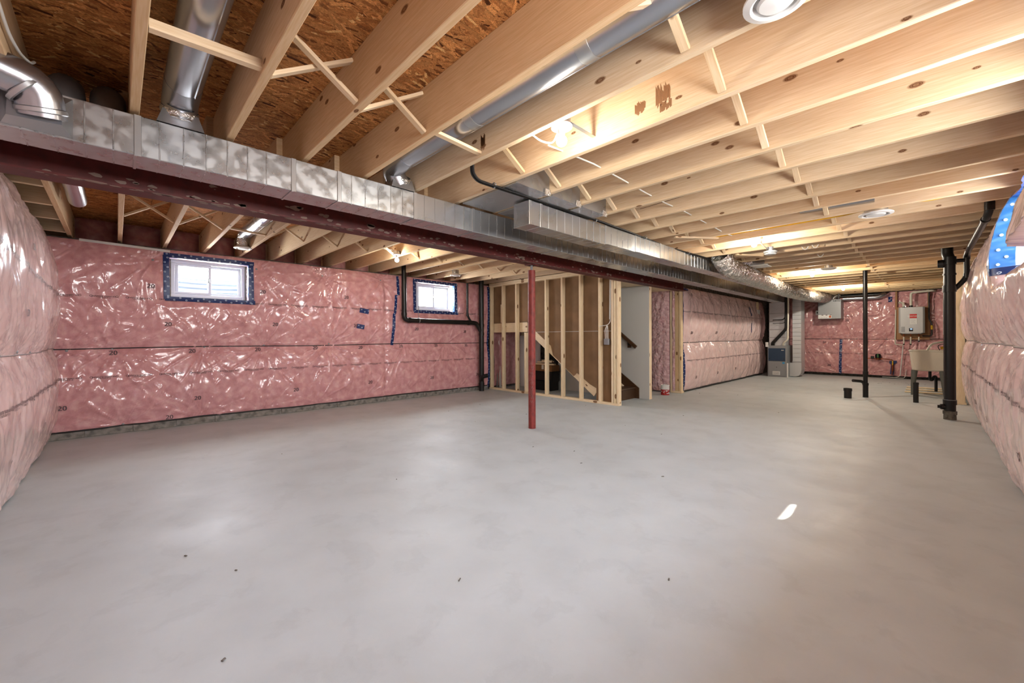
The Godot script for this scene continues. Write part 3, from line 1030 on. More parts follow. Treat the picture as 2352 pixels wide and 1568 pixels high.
	part(t, "plastic_sheet", sheet_mesh(s, [h3, h4, h5]), M.pinkpale)
	strap_line(t, s, 1.04, 0.012, "holding_strap", M.greystrap)
	pin_heads(t, s, pins)
	print_row(t, s, 0.70, -9.2, -3.0, 0.297, 0.0165, 0.003)
	print_marks(t, s, [[-4.52, 1.21], [-7.1, 0.35], [-5.6, 0.36], [-8.2, 1.25], [-3.8, 0.4]], 0.05)
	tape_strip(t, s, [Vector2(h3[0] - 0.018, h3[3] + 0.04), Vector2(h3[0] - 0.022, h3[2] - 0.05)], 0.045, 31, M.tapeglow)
	tape_strip(t, s, [Vector2(h3[0] - 0.03, h3[2] - 0.025), Vector2(h3[1] + 0.03, h3[2] - 0.025)], 0.06, 32)
	reveal(t, s, h3, 0.70)
	reveal(t, s, h4, 0.70)
	reveal(t, s, h5, 0.70)
	rim_batts(t, 0.049, 24, 0.60, 0.79)

	# long wall under the ducts
	pins = []
	for k in 10: pins.append([8.35 + 0.58 * k, 1.0 + 0.012 * (k % 2), 0.95]); pins.append([8.5 + 0.58 * k, 2.0, 0.9]); pins.append([8.2 + 0.58 * k, 0.1, 0.4])
	s = make_sheet(Vector3(0, 0, -3.55), Vector3(0, 0, 1), 8.058, 13.62, 0.02, 2.10, 0.022, [[0.02, 0.10], [1.0, 0.11], [2.10, 0.10]], [0.085, 0.075], pins, 35, 0.9, [], [12.9], 0.8)
	t = thing("insulation_blanket", "plastic-covered pink insulation on the long wall between the stairs and furnace", "insulation", Vector3(10.8, 0.02, -3.45))
	part(t, "plastic_sheet", sheet_mesh(s), M.pinkpale)
	strap_line(t, s, 1.0, 0.014)
	strap_line(t, s, 0.03, 0.03, "bottom_seal")
	pin_heads(t, s, pins)
	print_row(t, s, 1.62, 8.2, 13.4, 0.297, 0.0175)
	print_row(t, s, 0.64, 8.3, 13.4, 0.297, 0.0175)
	print_marks(t, s, [[8.41, 1.19], [9.74, 1.2], [11.0, 1.2], [8.56, 0.28], [9.81, 0.29], [11.02, 0.32], [12.24, 0.32], [8.5, 1.97]], 0.055)
	tape_strip(t, s, [Vector2(8.06, 2.06), Vector2(8.06, 1.4), Vector2(8.07, 0.85)], 0.085, 41)
	tape_strip(t, s, [Vector2(8.10, 0.85), Vector2(8.11, 0.03)], 0.055, 42)
	tape_strip(t, s, [Vector2(8.0, 2.075), Vector2(8.3, 2.06)], 0.05, 43)
	tape_strip(t, s, [Vector2(12.2, 1.9), Vector2(12.3, 1.66)], 0.07, 44)
	tape_strip(t, s, [Vector2(12.27, 1.47), Vector2(12.33, 1.22)], 0.07, 45)

	# utility end wall
	pins = []
	for k in 7: pins.append([-3.2 + 0.6 * k, 1.03, 1.0]); pins.append([-3.0 + 0.6 * k, 0.09, 0.8]); pins.append([-2.9 + 0.6 * k, 2.2, 0.7])
	s = make_sheet(Vector3(14.68, 0, 0), Vector3(-1, 0, 0), -3.42, 0.56, 0.06, 2.262, 0.018, [[0.06, 0.12], [1.03, 0.10], [2.262, 0.12]], [0.04, 0.035], pins, 45, 1.8, [], [-1.66], 1.0)
	t = thing("insulation_blanket", "crinkled plastic over pink insulation on the end wall behind the water heater", "insulation", Vector3(14.6, 0.06, -1.4))
	part(t, "plastic_sheet", sheet_mesh(s), M.pink)
	strap_line(t, s, 1.03, 0.014)
	strap_line(t, s, 0.065, 0.02)
	pin_heads(t, s, pins)
	print_row(t, s, 0.64, -2.5, 0.4, 0.297, 0.0165)
	print_row(t, s, 1.66, -2.6, 0.4, 0.5, 0.0165)
	print_marks(t, s, [[-0.93, 1.98], [-2.0, 0.29], [-2.11, 0.94], [-1.6, 1.55]], 0.055)
	tape_strip(t, s, [Vector2(-1.735, 1.02), Vector2(-1.755, 0.05)], 0.06, 51)
	tape_strip(t, s, [Vector2(-0.72, 2.14), Vector2(-0.72, 2.0)], 0.08, 52)


func reveal(parent: Node3D, s: Sheet, h: Array, z: float) -> void:
	# the plastic and tape folded back from the sheet's edge to the window frame
	var names := ["reveal_side", "reveal_side", "reveal_sill", "reveal_head"]
	var side: float = s.nd.z
	for e in 4:
		var mb := MB.new()
		var r := RandomNumberGenerator.new(); r.seed = e + int(absf(h[0]) * 10)
		var nu := 30; var nv := 9
		var grid_p := []
		for j in nv:
			for i in nu:
				var t := float(i) / (nu - 1)
				var u: float; var y: float
				if e < 2:
					u = h[e]; y = lerpf(h[2] - 0.005, h[3] + 0.005, t)
				else:
					y = h[e]; u = lerpf(h[0], h[1], t)
				var d := s.depth(u, y) + 0.003
				var zf := (z - s.o.z) * side
				var jit := 0.005 * r.randf_range(-1, 1) * (1.0 if j > 0 and j < nv - 1 else 0.2)
				var p := s.o + s.ud * u + Vector3.UP * y + s.nd * lerpf(d, zf, float(j) / (nv - 1))
				p += (s.ud if e < 2 else Vector3.UP) * jit
				grid_p.append(p)
		# the tape reaches part of the way in, the rest is bare plastic
		for half in 2:
			var j0 := 0 if half == 0 else 3
			var j1 := 3 if half == 0 else nv - 1
			var P := []; var T := []
			for j in range(j0, j1 + 1):
				for i in nu:
					P.append(grid_p[j * nu + i]); T.append(Vector2(i * 0.02, j * 0.02))
			mb = MB.new()
			mb.grid(P, nu, j1 - j0 + 1, T)
			if half == 0 and e < 2:
				var pm := MB.new()
				for k in range(2, nu - 2, 3):
					var c: Vector3 = (grid_p[2 * nu + k] if k % 2 else grid_p[nu + k]) + s.ud * (0.006 if e == 0 else -0.006)
					pm.lathe([Vector2(0, 0), Vector2(0.011, 0), Vector2(0.011, 0.001), Vector2(0, 0.001)], c, 10, s.ud * (1.0 if e == 0 else -1.0))
				part(parent, "tape_print", pm, M.tapeprint).set_meta("kind", "stuff")
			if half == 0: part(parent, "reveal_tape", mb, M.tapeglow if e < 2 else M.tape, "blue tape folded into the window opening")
			else: part(parent, names[e], mb, M.foldplastic, "pale plastic folded back to the window frame")

func rim_batts(parent: Node3D, x0: float, count: int, zf: float, zb: float) -> void:
	# pillows of pink insulation stuffed between the joist ends
	var f := FastNoiseLite.new(); f.seed = 8; f.frequency = 1.0
	for k in range(-1, count):
		var a := x0 + 0.04 + SP * k; var b := x0 - 0.002 + SP * (k + 1)
		if x0 < 0.02 and a > 5.7: continue
		var P := []; var T := []
		var nu := 14; var nv := 11
		for j in nv:
			for i in nu:
				var t := float(i) / (nu - 1); var q := float(j) / (nv - 1)
				var x := lerpf(a, b, t); var y := lerpf(CE - 0.06, CE + JD - 0.002, q)
				var bulge := pow(sin(PI * t), 0.5) * pow(sin(PI * clampf(q * 0.85 + 0.1, 0, 1)), 0.6)
				P.append(Vector3(x, y, lerpf(zb, zf, bulge * (0.9 + 0.3 * f.get_noise_2d(x * 3.0, y * 5.0))))); T.append(Vector2(x, y))
		var mb := MB.new()
		mb.grid(P, nu, nv, T)
		if zf > zb:
			pass
		else:
			for i in range(0, mb.ix.size(), 3):
				var w := mb.ix[i]; mb.ix[i] = mb.ix[i + 1]; mb.ix[i + 1] = w
			for i in mb.n.size(): mb.n[i] = -mb.n[i]
		part(parent, "rim_batt", mb, M.pink)


# ---------------------------------------------------------------- beam, column, ducts
func beam_and_ducts() -> void:
	var t := thing("steel_beam", "dark red painted steel beam carrying the joists across the room", "beam", Vector3(3.6, 2.005, -3.385))
	var prof := PackedVector2Array()
	for p in [[-0.083, 0.0], [0.083, 0.0], [0.083, 0.011], [0.006, 0.018], [0.006, 0.206], [0.083, 0.211], [0.083, 0.222], [-0.083, 0.222], [-0.083, 0.211], [-0.006, 0.206], [-0.006, 0.018], [-0.083, 0.011]]:
		prof.append(Vector2(p[0], p[1]))
	var mb := MB.new()
	mb.prism(prof, Vector3(-0.7, 2.005, -3.385), Vector3.FORWARD, Vector3.UP, 8.7)
	part(t, "i_section", mb, M.red)
	# mortar splashes on the flange and web
	mb = MB.new()
	var r := RandomNumberGenerator.new(); r.seed = 5
	for k in 320:
		var x := r.randf_range(-0.3, 7.8)
		if r.randf() < 0.5: x = [0.35, 1.4, 2.2, 3.3, 3.7, 5.0][r.randi() % 6] + r.randfn(0, 0.25)
		var w := r.randf_range(0.004, 0.02) * (2.0 if r.randf() < 0.15 else 1.0)
		var o: Vector3; var ex := Vector3.RIGHT; var ey: Vector3
		if r.randf() < 0.55:
			o = Vector3(x, 2.0045, -3.302 - absf(r.randfn(0, 0.02))); ey = Vector3.BACK
		else:
			o = Vector3(x, 2.02 + absf(r.randfn(0, 0.05)), -3.3784); ey = Vector3.UP
		var pts := PackedVector2Array()
		var m := 7
		for q in m:
			var a := TAU * q / m
			pts.append(Vector2(cos(a) * w * r.randf_range(0.8, 2.2), sin(a) * w * r.randf_range(0.4, 0.8)))
		if ey == Vector3.UP: mb.prism(pts, o, ex, ey, 0.001)
		else: mb.prism(pts, o, ex, ey, 0.001)
	part(t, "mortar_splash", mb, M.splash, "dried grey mortar splashes").set_meta("kind", "stuff")

	t = thing("steel_column", "round red steel post standing on the floor under the beam", "column", Vector3(3.645, 0, -3.4))
	var c := Vector3(3.645, 0, -3.4)
	mb = MB.new()
	mb.lathe([Vector2(0, 0), Vector2(0.0445, 0.0), Vector2(0.0445, 1.93), Vector2(0.0, 1.93)], c, 28)
	part(t, "tube", mb, M.redcol)
	mb = MB.new()
	mb.lathe([Vector2(0.0, 1.93), Vector2(0.014, 1.93), Vector2(0.014, 1.99), Vector2(0, 1.99)], c, 12)
	part(t, "screw_jack", mb, M.oldgalv)
	mb = MB.new()
	mb.box(c + Vector3(-0.06, 1.99, -0.06), c + Vector3(0.06, 2.004, 0.06), 0.002)
	part(t, "bearing_plate", mb, M.red)
	# chalk scribble up the post
	mb = MB.new()
	var dirv := Vector3(-0.70, 0, 0.71)
	for k in 9:
		var y := 0.33 + k * 0.058
		var path := []
		for q in 7:
			var a := -0.5 + 0.9 * q / 6.0 + 0.2 * sin(k * 2.1)
			var d := dirv.rotated(Vector3.UP, a * 0.9 - 0.1)
			path.append(c + d * 0.0452 + Vector3.UP * (y + 0.045 * sin(q * 1.7 + k * 2.3) * (0.4 + 0.6 * (k % 3) / 2.0)))
		mb.tube(path, 0.0016, 4)
	part(t, "chalk_marks", mb, M.splash, "faint white chalk scribble").set_meta("kind", "stuff")

	# supply trunk along the beam
	t = thing("supply_duct", "long rectangular galvanized duct running beside the red beam", "duct", Vector3(6.0, 2.043, -2.91))
	var xs := [-0.50, 0.065, 0.79, 1.075, 1.66, 2.24, 3.39, 4.55, 5.75, 6.95, 8.15, 9.35, 10.55, 11.75, 13.55]
	for i in xs.size() - 1:
		duct_section(t, xs[i], xs[i + 1], 2.043, 2.246, -3.02, -2.80, 0.098 if i != 2 else 9.0, xs[i] > 6.0)
	# boot and elbow at the near end of the trunk
	var b := thing("duct_elbow", "galvanized elbow and square boot at the left end of the trunk duct", "duct", Vector3(-0.2, 2.1, -2.75))
	mb = MB.new()
	frustum(mb, [Vector3(-0.36, 2.05, -2.80), Vector3(-0.145, 2.05, -2.80), Vector3(-0.145, 2.235, -2.80), Vector3(-0.36, 2.235, -2.80)], [Vector3(-0.335, 2.065, -2.72), Vector3(-0.175, 2.075, -2.72), Vector3(-0.175, 2.18, -2.76), Vector3(-0.335, 2.18, -2.76)])
	part(b, "boot", mb, M.galv)
	mb = MB.new()
	mb.tube(fillet([Vector3(-0.235, 2.10, -2.75), Vector3(-0.245, 2.215, -2.71), Vector3(-0.42, 2.245, -2.66), Vector3(-0.53, 2.25, -2.63)], 0.12, 4), 0.077, 24)
	part(b, "elbow", mb, M.pipe)
	for q in [[Vector3(-0.236, 2.125, -2.742), Vector3(-0.02, 0.12, 0.04)], [Vector3(-0.275, 2.195, -2.71), Vector3(-0.12, 0.1, 0.03)], [Vector3(-0.39, 2.235, -2.676), Vector3(-1, 0.12, 0.2)]]:
		mb = MB.new()
		var ax: Vector3 = q[1].normalized()
		mb.lathe([Vector2(0.077, -0.012), Vector2(0.083, -0.008), Vector2(0.083, 0.008), Vector2(0.077, 0.012)], q[0], 24, ax)
		part(b, "crimp_ring", mb, M.galv)
	# second trunk, starting further along
	t = thing("return_duct", "second rectangular galvanized duct with a capped end under the joists", "duct", Vector3(7.5, 2.05, -2.38))
	xs = [2.425, 2.56, 3.55, 4.15, 4.75, 5.45, 6.10, 6.55, 7.7, 8.9, 10.1, 11.3, 12.4, 13.42]
	for i in xs.size() - 1:
		var f0 := clampf((xs[i] - 2.4) / 4.0, 0, 1)
		duct_section(t, xs[i], xs[i + 1], 2.045 + 0.05 * f0, 2.240 + 0.02 * f0, -2.47, -2.29, 0.112 if i > 0 else 9.0, xs[i] > 6.8)
	# sheet metal boxes closing the joist bays above the second trunk
	for k in [6, 7, 8]:
		var x0: float = 0.049 + 0.040 + SP * (k - 1)
		b = thing("joist_bay_panel", ["galvanized panel closing the joist bay nearest the capped duct end", "galvanized panel closing the middle of the three lined joist bays", "galvanized panel closing the lined joist bay furthest along the duct"][k - 6], "duct panel", Vector3(x0 + 0.18, CE, -2.5), "sheet metal in the joist bays")
		mb = MB.new()
		mb.box(Vector3(x0, CE - 0.012, -2.78), Vector3(x0 + 0.364, CE + 0.27, -2.12), 0.002)
		part(b, "panel", mb, M.galv)
		mb = MB.new()
		mb.box(Vector3(x0 + 0.3, CE - 0.03, -2.115), Vector3(x0 + 0.362, CE + 0.02, -2.105), 0.002)
		part(b, "foil_tape", mb, M.foil)
	# round branches in the joist bays
	branch("round_duct", "round galvanized branch duct rising from the trunk beside the first joists", [Vector3(0.25, 2.425, -2.78), Vector3(0.25, 2.425, -0.9), Vector3(0.25, 2.43, 0.5)], 0.078, Vector3(0.25, 2.246, -2.88), [-1.6])
	branch("round_duct", "long round galvanized duct between joists leading to the ring diffuser", [Vector3(1.50, 2.42, -2.72), Vector3(1.50, 2.42, -0.42), Vector3(1.50, 2.42, 0.5)], 0.078, Vector3(1.57, 2.246, -2.88), [-1.85, -1.05])
	branch("round_duct", "short round duct ending in a white diffuser near the first window", [Vector3(1.16, 2.43, -3.9), Vector3(1.16, 2.43, -6.0)], 0.07, Vector3.ZERO, [-5.2])
	b = get_child(get_child_count() - 1)
	mb = MB.new()
	mb.tube(fillet([Vector3(1.16, 2.43, -5.95), Vector3(1.16, 2.42, -6.10), Vector3(1.16, 2.30, -6.13)], 0.06, 4), 0.068, 20)
	part(b, "elbow", mb, M.foil)
	ring_diffuser(b, "diffuser", Vector3(1.16, 2.26, -6.13), 0.10)
	branch("round_duct", "round duct stub with an open end beside the left ladder joist", [Vector3(-0.25, 2.36, -4.0), Vector3(-0.25, 2.36, -5.35)], 0.062, Vector3.ZERO, [])
	for q in [[-0.19, "dark round duct collar nearest the trunk elbow"], [-0.03, "dark round duct collar standing left of the bare joist"]]:
		b = thing("duct_collar", q[1], "duct", Vector3(q[0], 2.25, -3.14))
		mb = MB.new()
		mb.tube(fillet([Vector3(q[0], 2.26, -3.10), Vector3(q[0], 2.43, -3.12), Vector3(q[0], 2.44, -3.5)], 0.08, 4), 0.072, 20)
		part(b, "elbow", mb, M.oldgalv)
	# flat panned bay beyond the beam
	b = thing("joist_bay_panel", "shiny metal sheet under the joists beyond the beam", "duct panel", Vector3(3.9, CE - 0.01, -4.05))
	mb = MB.new()
	mb.box(Vector3(3.68, CE - 0.006, -4.45), Vector3(4.06, CE - 0.002, -3.5), 0.001)
	part(b, "panel", mb, M.pipe)
	# insulated flexible duct to the ventilator
	t = thing("flexible_duct", "silver foil insulated flexible duct sagging towards the ventilation unit", "duct", Vector3(9.5, 2.1, -2.1))
	var path := fillet([Vector3(6.20, 2.28, -2.09), Vector3(6.38, 2.12, -2.05), Vector3(7.2, 2.10, -2.05), Vector3(8.5, 2.10, -2.08), Vector3(9.8, 2.08, -2.10), Vector3(11.2, 2.09, -2.10), Vector3(12.4, 2.10, -2.02), Vector3(13.3, 2.14, -1.98), Vector3(14.02, 2.17, -1.98)], 0.5, 8)
	var fine := []
	for i in path.size() - 1:
		var k := maxi(1, int((path[i + 1] - path[i]).length() / 0.012))
		for q in k: fine.append(path[i].lerp(path[i + 1], float(q) / k))
	fine.append(path[-1])
	var rad := []
	var nz := FastNoiseLite.new(); nz.seed = 3; nz.frequency = 1.0
	for i in fine.size():
		rad.append(0.122 + 0.012 * nz.get_noise_1d(i * 0.12) + 0.005 * sin(i * 1.9) + 0.006 * nz.get_noise_1d(i * 0.9))
	mb = MB.new()
	mb.crinkle_tube(fine, 0.118, 72, 0.017, 8.0, 4)
	part(t, "foil_jacket", mb, M.foil)
	for k in [0.08, 0.42, 0.78]:
		mb = MB.new()
		var i := int(k * (fine.size() - 2))
		mb.lathe([Vector2(0.128, -0.03), Vector2(0.13, -0.02), Vector2(0.13, 0.02), Vector2(0.128, 0.03)], fine[i], 26, (fine[i + 1] - fine[i]).normalized())
		part(t, "foil_tape", mb, M.galv)


func duct_section(t: Node3D, x0: float, x1: float, y0: float, y1: float, z0: float, z1: float, bead: float, plain: bool) -> void:
	var mb := MB.new()
	mb.uo = Vector2(rng.randf(), rng.randf()) * 4.0
	mb.box(Vector3(x0 + 0.001, y0, z0), Vector3(x1 - 0.001, y1, z1), 0.003)
	# stiffening beads across the faces
	var x := x0 + bead
	while x < x1 - 0.04:
		mb.box(Vector3(x - 0.003, y0 + 0.003, z1 - 0.001), Vector3(x + 0.003, y1 - 0.003, z1 + 0.0025), 0.0015)
		mb.box(Vector3(x - 0.003, y0 - 0.002, z0 + 0.003), Vector3(x + 0.003, y0 + 0.001, z1 - 0.003), 0.0012)
		x += bead
	var s := part(t, "duct_section", mb, M.dustygalv if x0 < 1.5 and z1 < -2.6 else M.galv)
	mb = MB.new()
	mb.box(Vector3(x0 - 0.001, y0 - 0.004, z1 - 0.002), Vector3(x0 + 0.028, y1, z1 + 0.005), 0.002)
	mb.box(Vector3(x0 - 0.001, y0 - 0.005, z0), Vector3(x0 + 0.012, y0 + 0.001, z1), 0.002)
	part(s, "drive_cleat", mb, M.galv)

func frustum(mb: MB, a: Array, b: Array) -> void:
	for i in 4:
		var j := (i + 1) % 4
		mb.quad(a[i], a[j], b[j], b[i])
	mb.quad(b[0], b[1], b[2], b[3])

func branch(called: String, label: String, pts: Array, r: float, boot: Vector3, seams: Array) -> void:
	var b := thing(called, label, "duct", pts[0], "")
	var mb := MB.new()
	mb.tube(pts, r, 28)
	part(b, "pipe", mb, M.pipe)
	mb = MB.new()
	mb.bar(pts[0] + Vector3(r * 0.55, -r * 0.83, 0), pts[-1] + Vector3(r * 0.55, -r * 0.83, 0), 0.009, 0.004)
	part(b, "lock_seam", mb, M.pipe)
	for z in seams:
		mb = MB.new()
		mb.lathe([Vector2(r, -0.035), Vector2(r + 0.0015, -0.033), Vector2(r + 0.0015, 0.033), Vector2(r, 0.035)], Vector3(pts[0].x, pts[0].y, z), 28, Vector3.BACK)
		part(b, "foil_band", mb, M.galv)
	if boot != Vector3.ZERO:
		mb = MB.new()
		var w := 0.10
		frustum(mb, [boot + Vector3(-w, 0, 0.09), boot + Vector3(w, 0, 0.09), boot + Vector3(w, 0, -0.09), boot + Vector3(-w, 0, -0.09)], [boot + Vector3(-0.075, 0.08, 0.08), boot + Vector3(0.075, 0.08, 0.08), boot + Vector3(0.075, 0.08, -0.05), boot + Vector3(-0.075, 0.08, -0.05)])
		part(b, "boot", mb, M.galv)
		mb = MB.new()
		mb.tube(fillet([boot + Vector3(0, 0.05, 0.02), Vector3(pts[0].x, boot.y + 0.15, boot.z + 0.03), pts[0] + Vector3(0, 0, 0.12)], 0.1, 5), r * 1.02, 28)
		part(b, "elbow", mb, M.pipe)
		mb = MB.new()
		mb.lathe([Vector2(r * 1.03, -0.02), Vector2(r * 1.09, -0.01), Vector2(r * 1.09, 0.012), Vector2(r * 1.03, 0.02)], boot + Vector3(0, 0.1, 0.03), 24, Vector3(0, 0.7, 0.5).normalized())
		part(b, "foil_tape", mb, M.foil)

func ring_diffuser(parent: Node3D, called: String, at: Vector3, r: float) -> void:
	var mb := MB.new()
	mb.lathe([Vector2(r * 0.72, 0.03), Vector2(r, 0.008), Vector2(r, 0.0), Vector2(r * 0.78, -0.006), Vector2(r * 0.70, 0.0), Vector2(r * 0.68, 0.02), Vector2(r * 0.5, 0.02)], at, 32)
	var d := part(parent, called, mb, M.white)
	mb = MB.new()
	mb.lathe([Vector2(0, -0.012), Vector2(r * 0.5, -0.008), Vector2(r * 0.58, 0.0), Vector2(r * 0.5, 0.01), Vector2(0, 0.012)], at, 32)
	part(d, "core_disc", mb, M.white)


# ---------------------------------------------------------------- stairs and their framed wall
func stairs_wall() -> void:
	var w := struct("wall_stair")
	var mb := MB.new()
	mb.bar(Vector3(5.815, 0.019, -6.64), Vector3(5.815, 0.019, -3.485), 0.089, 0.038)
	part(w, "bottom_plate", mb, M.stud)
	mb = MB.new()
	mb.bar(Vector3(5.815, 2.209, -6.64), Vector3(5.815, 2.209, -3.48), 0.089, 0.038)
	part(w, "top_plate", mb, M.stud)
	mb = MB.new()
	mb.bar(Vector3(5.815, 2.248, -6.64), Vector3(5.815, 2.248, -3.48), 0.089, 0.037)
	part(w, "top_plate", mb, M.stud)
	for s in [[-6.606, 2.19], [-6.228, 2.19], [-5.824, 2.19], [-5.57, 1.205], [-5.036, 2.19], [-4.647, 2.19], [-4.244, 2.19], [-3.848, 2.19], [-3.60, 2.19], [-3.553, 2.19], [-3.505, 2.19]]:
		mb = MB.new()
		mb.col = tint() * 1.03; mb.uo = Vector2(rng.randf(), rng.randf()) * 2.0
		mb.bar(Vector3(5.815, 0.038, s[0]), Vector3(5.815, s[1], s[0]), 0.089, 0.038, Vector3.BACK)
		part(w, "stud", mb, M.stud)
	# backs of the drywall sheets on the stair side
	var L := func(z: float) -> float: return 0.062 + (-3.983 - z) * 0.719
	var pts := PackedVector2Array()
	for p in [[-3.50, 0.03], [-3.50, 1.208], [-5.34, 1.208], [-4.98, L.call(-4.98) + 0.17], [-4.93, L.call(-4.93) + 0.03], [-4.62, L.call(-4.62) + 0.02], [-4.45, L.call(-4.45) + 0.02], [-4.38, L.call(-4.38) + 0.13], [-4.1, L.call(-4.1) + 0.15], [-3.97, 0.24], [-3.97, 0.03]]:
		pts.append(Vector2(-p[0], p[1]))
	mb = MB.new()
	mb.prism(ccw(pts), Vector3(5.878, 0, 0), Vector3.FORWARD, Vector3.UP, -0.013)
	part(w, "drywall_back", mb, M.paper)
	pts = PackedVector2Array()
	for p in [[-3.50, 1.216], [-3.50, 2.19], [-6.63, 2.19], [-6.63, 1.418], [-5.61, 1.418], [-5.40, 1.30], [-5.36, 1.216]]:
		pts.append(Vector2(-p[0], p[1]))
	mb = MB.new()
	mb.prism(ccw(pts), Vector3(5.878, 0, 0), Vector3.FORWARD, Vector3.UP, -0.013)
	part(w, "drywall_back", mb, M.paper)
	mb = MB.new()
	mb.box(Vector3(5.866, 1.206, -5.36), Vector3(5.872, 1.218, -3.50), 0.001)
	part(w, "sheet_joint", mb, M.drywall)
	# header of the landing
	mb = MB.new()
	mb.box(Vector3(5.872, 1.215, -6.64), Vector3(5.91, 1.412, -5.60))
	part(w, "landing_header", mb, M.stud)
	mb = MB.new()
	mb.box(Vector3(5.80, 1.42, -6.31), Vector3(5.86, 1.80, -6.27))
	part(w, "wood_cleat", mb, M.stud)

	# the flight itself
	var t := thing("staircase", "dark wooden staircase rising behind the framed stud wall", "stairs", Vector3(6.3, 0, -4.5))
	for i in 7:
		var z := -3.74 - 0.272 * i
		mb = MB.new()
		mb.box(Vector3(5.915, 0.2014 * i + (0.0 if i == 0 else -0.01), z - 0.018), Vector3(6.74, 0.2014 * (i + 1) - 0.025, z), 0.002)
		part(t, "riser", mb, M.stairwood)
		if i < 6:
			mb = MB.new()
			mb.bar(Vector3(5.915, 0.2014 * (i + 1) - 0.0125, z - 0.125), Vector3(6.74, 0.2014 * (i + 1) - 0.0125, z - 0.125), 0.305, 0.025, Vector3.UP, 0.008)
			part(t, "tread", mb, M.stairwood)
	mb = MB.new()
	mb.box(Vector3(5.915, 1.385, -6.62), Vector3(6.74, 1.412, -5.36))
	part(t, "landing", mb, M.stairwood)
	for x in [5.88, 6.70]:
		mb = MB.new()
		var a := Vector3(x + 0.019, L.call(-5.55) + 0.085, -5.55); var b := Vector3(x + 0.019, L.call(-3.99) + 0.085, -3.99)
		mb.bar(b, a, 0.038, 0.145, Vector3.UP)
		part(t, "stringer", mb, M.stud)
	pts = PackedVector2Array()
	for p in [[-3.66, 0.0], [-3.66, 0.19], [-4.02, 0.447], [-5.6, 1.57], [-5.6, 1.30], [-3.95, 0.12], [-3.80, 0.0]]:
		pts.append(Vector2(-p[0], p[1]))
	mb = MB.new()
	mb.prism(ccw(pts), Vector3(6.762, 0, 0), Vector3.FORWARD, Vector3.UP, -0.018)
	part(t, "skirt_board", mb, M.stairwood)

	# white drywall partition on the far side of the stairs
	w = struct("wall_stairwell")
	mb = MB.new()
	mb.box(Vector3(6.765, 0.0, -5.54), Vector3(6.777, 2.03, -3.472), 0.001)
	part(w, "drywall_sheet", mb, M.drywall)
	mb = MB.new()
	mb.box(Vector3(6.765, 1.30, -6.7), Vector3(6.777, 2.03, -5.541), 0.001)
	part(w, "drywall_sheet", mb, M.drywall)
	for z in [-3.492, -4.0, -4.5, -5.0, -5.5, -6.66]:
		mb = MB.new()
		mb.bar(Vector3(6.823, 0.038, z), Vector3(6.823, 2.03, z), 0.089, 0.038, Vector3.BACK)
		part(w, "stud", mb, M.stud)
	mb = MB.new()
	mb.bar(Vector3(6.823, 0.019, -5.54), Vector3(6.823, 0.019, -3.472), 0.089, 0.038)
	part(w, "bottom_plate", mb, M.stud)
	mb = MB.new()
	mb.box(Vector3(5.90, 2.032, -6.6), Vector3(7.94, 2.06, -3.48))
	part(w, "soffit", mb, M.stud)

	# handrail
	t = thing("handrail", "brown wooden handrail sloping down the white stairwell wall", "handrail", Vector3(6.70, 0.92, -3.69))
	mb = MB.new()
	var ra := Vector3(6.70, 0.925, -3.69); var rb := Vector3(6.70, 0.925 + 0.80 * 1.6, -3.69 - 1.6)
	mb.bar(ra, rb, 0.042, 0.062, Vector3.UP, 0.01)
	part(t, "rail", mb, M.stairwood)
	for q in [0.16, 1.2]:
		mb = MB.new()
		mb.box(Vector3(6.742, 0.925 + q * 0.8 - 0.14, -3.69 - q - 0.035), Vector3(6.764, 0.925 + q * 0.8 - 0.05, -3.69 - q + 0.035))
		var bl := part(t, "mounting_block", mb, M.stairwood)
		mb = MB.new()
		mb.tube(fillet([Vector3(6.742, 0.925 + q * 0.8 - 0.09, -3.69 - q), Vector3(6.70, 0.925 + q * 0.8 - 0.085, -3.69 - q), Vector3(6.70, 0.925 + q * 0.8 - 0.02, -3.69 - q)], 0.03), 0.009, 8)
		part(bl, "bracket", mb, M.black)

	# open batts and studs at the end of the long wall
	w = get_node("wall_closet")
	for s in [[-4.035, 0.038, 0], [-3.612, 0.04, 0], [-3.43, 0.036, 0], [-4.45, 0.038, 0]]:
		mb = MB.new()
		mb.col = tint(); mb.uo = Vector2(rng.randf(), rng.randf())
		mb.bar(Vector3(8.0, 0.0, s[0]), Vector3(8.0, 2.05, s[0]), 0.10, s[1], Vector3.BACK)
		part(w, "stud", mb, M.stud)
	mb = MB.new()
	mb.col = Color(0.8, 0.72, 0.6)
	mb.bar(Vector3(8.0, 0.03, -3.495), Vector3(8.0, 2.03, -3.495), 0.09, 0.075, Vector3.BACK)
	part(w, "rough_board", mb, M.stud)
	mb = MB.new()
	mb.bar(Vector3(8.0, 0.019, -3.62), Vector3(8.0, 0.019, -3.40), 0.12, 0.038)
	part(w, "bottom_plate", mb, M.stud)
	var f := FastNoiseLite.new(); f.seed = 14; f.frequency = 1.0; f.fractal_octaves = 4
	for s in [[-4.43, -4.055, 0.0], [-4.015, -3.635, 0.03], [-3.595, -3.535, -0.005]]:
		var P := []; var T := []
		var nu := 26; var nv := 110
		for j in nv:
			for i in nu:
				var q := float(i) / (nu - 1)
				var z := lerpf(s[0], s[1], q); var y := 0.02 + 2.03 * j / (nv - 1)
				var d: float = 0.03 + s[2] + 0.035 * pow(sin(PI * q), 0.5) + 0.045 * f.get_noise_2d(z * 6.0, y * 3.0) * sin(PI * q)
				P.append(Vector3(8.0 - d, y, z)); T.append(Vector2(z, -y))
		mb = MB.new()
		mb.grid(P, nu, nv, T)
		part(w, "batt", mb, M.batt)


func ccw(p: PackedVector2Array) -> PackedVector2Array:
	if Geometry2D.is_polygon_clockwise(p):
		p.reverse()
	return p


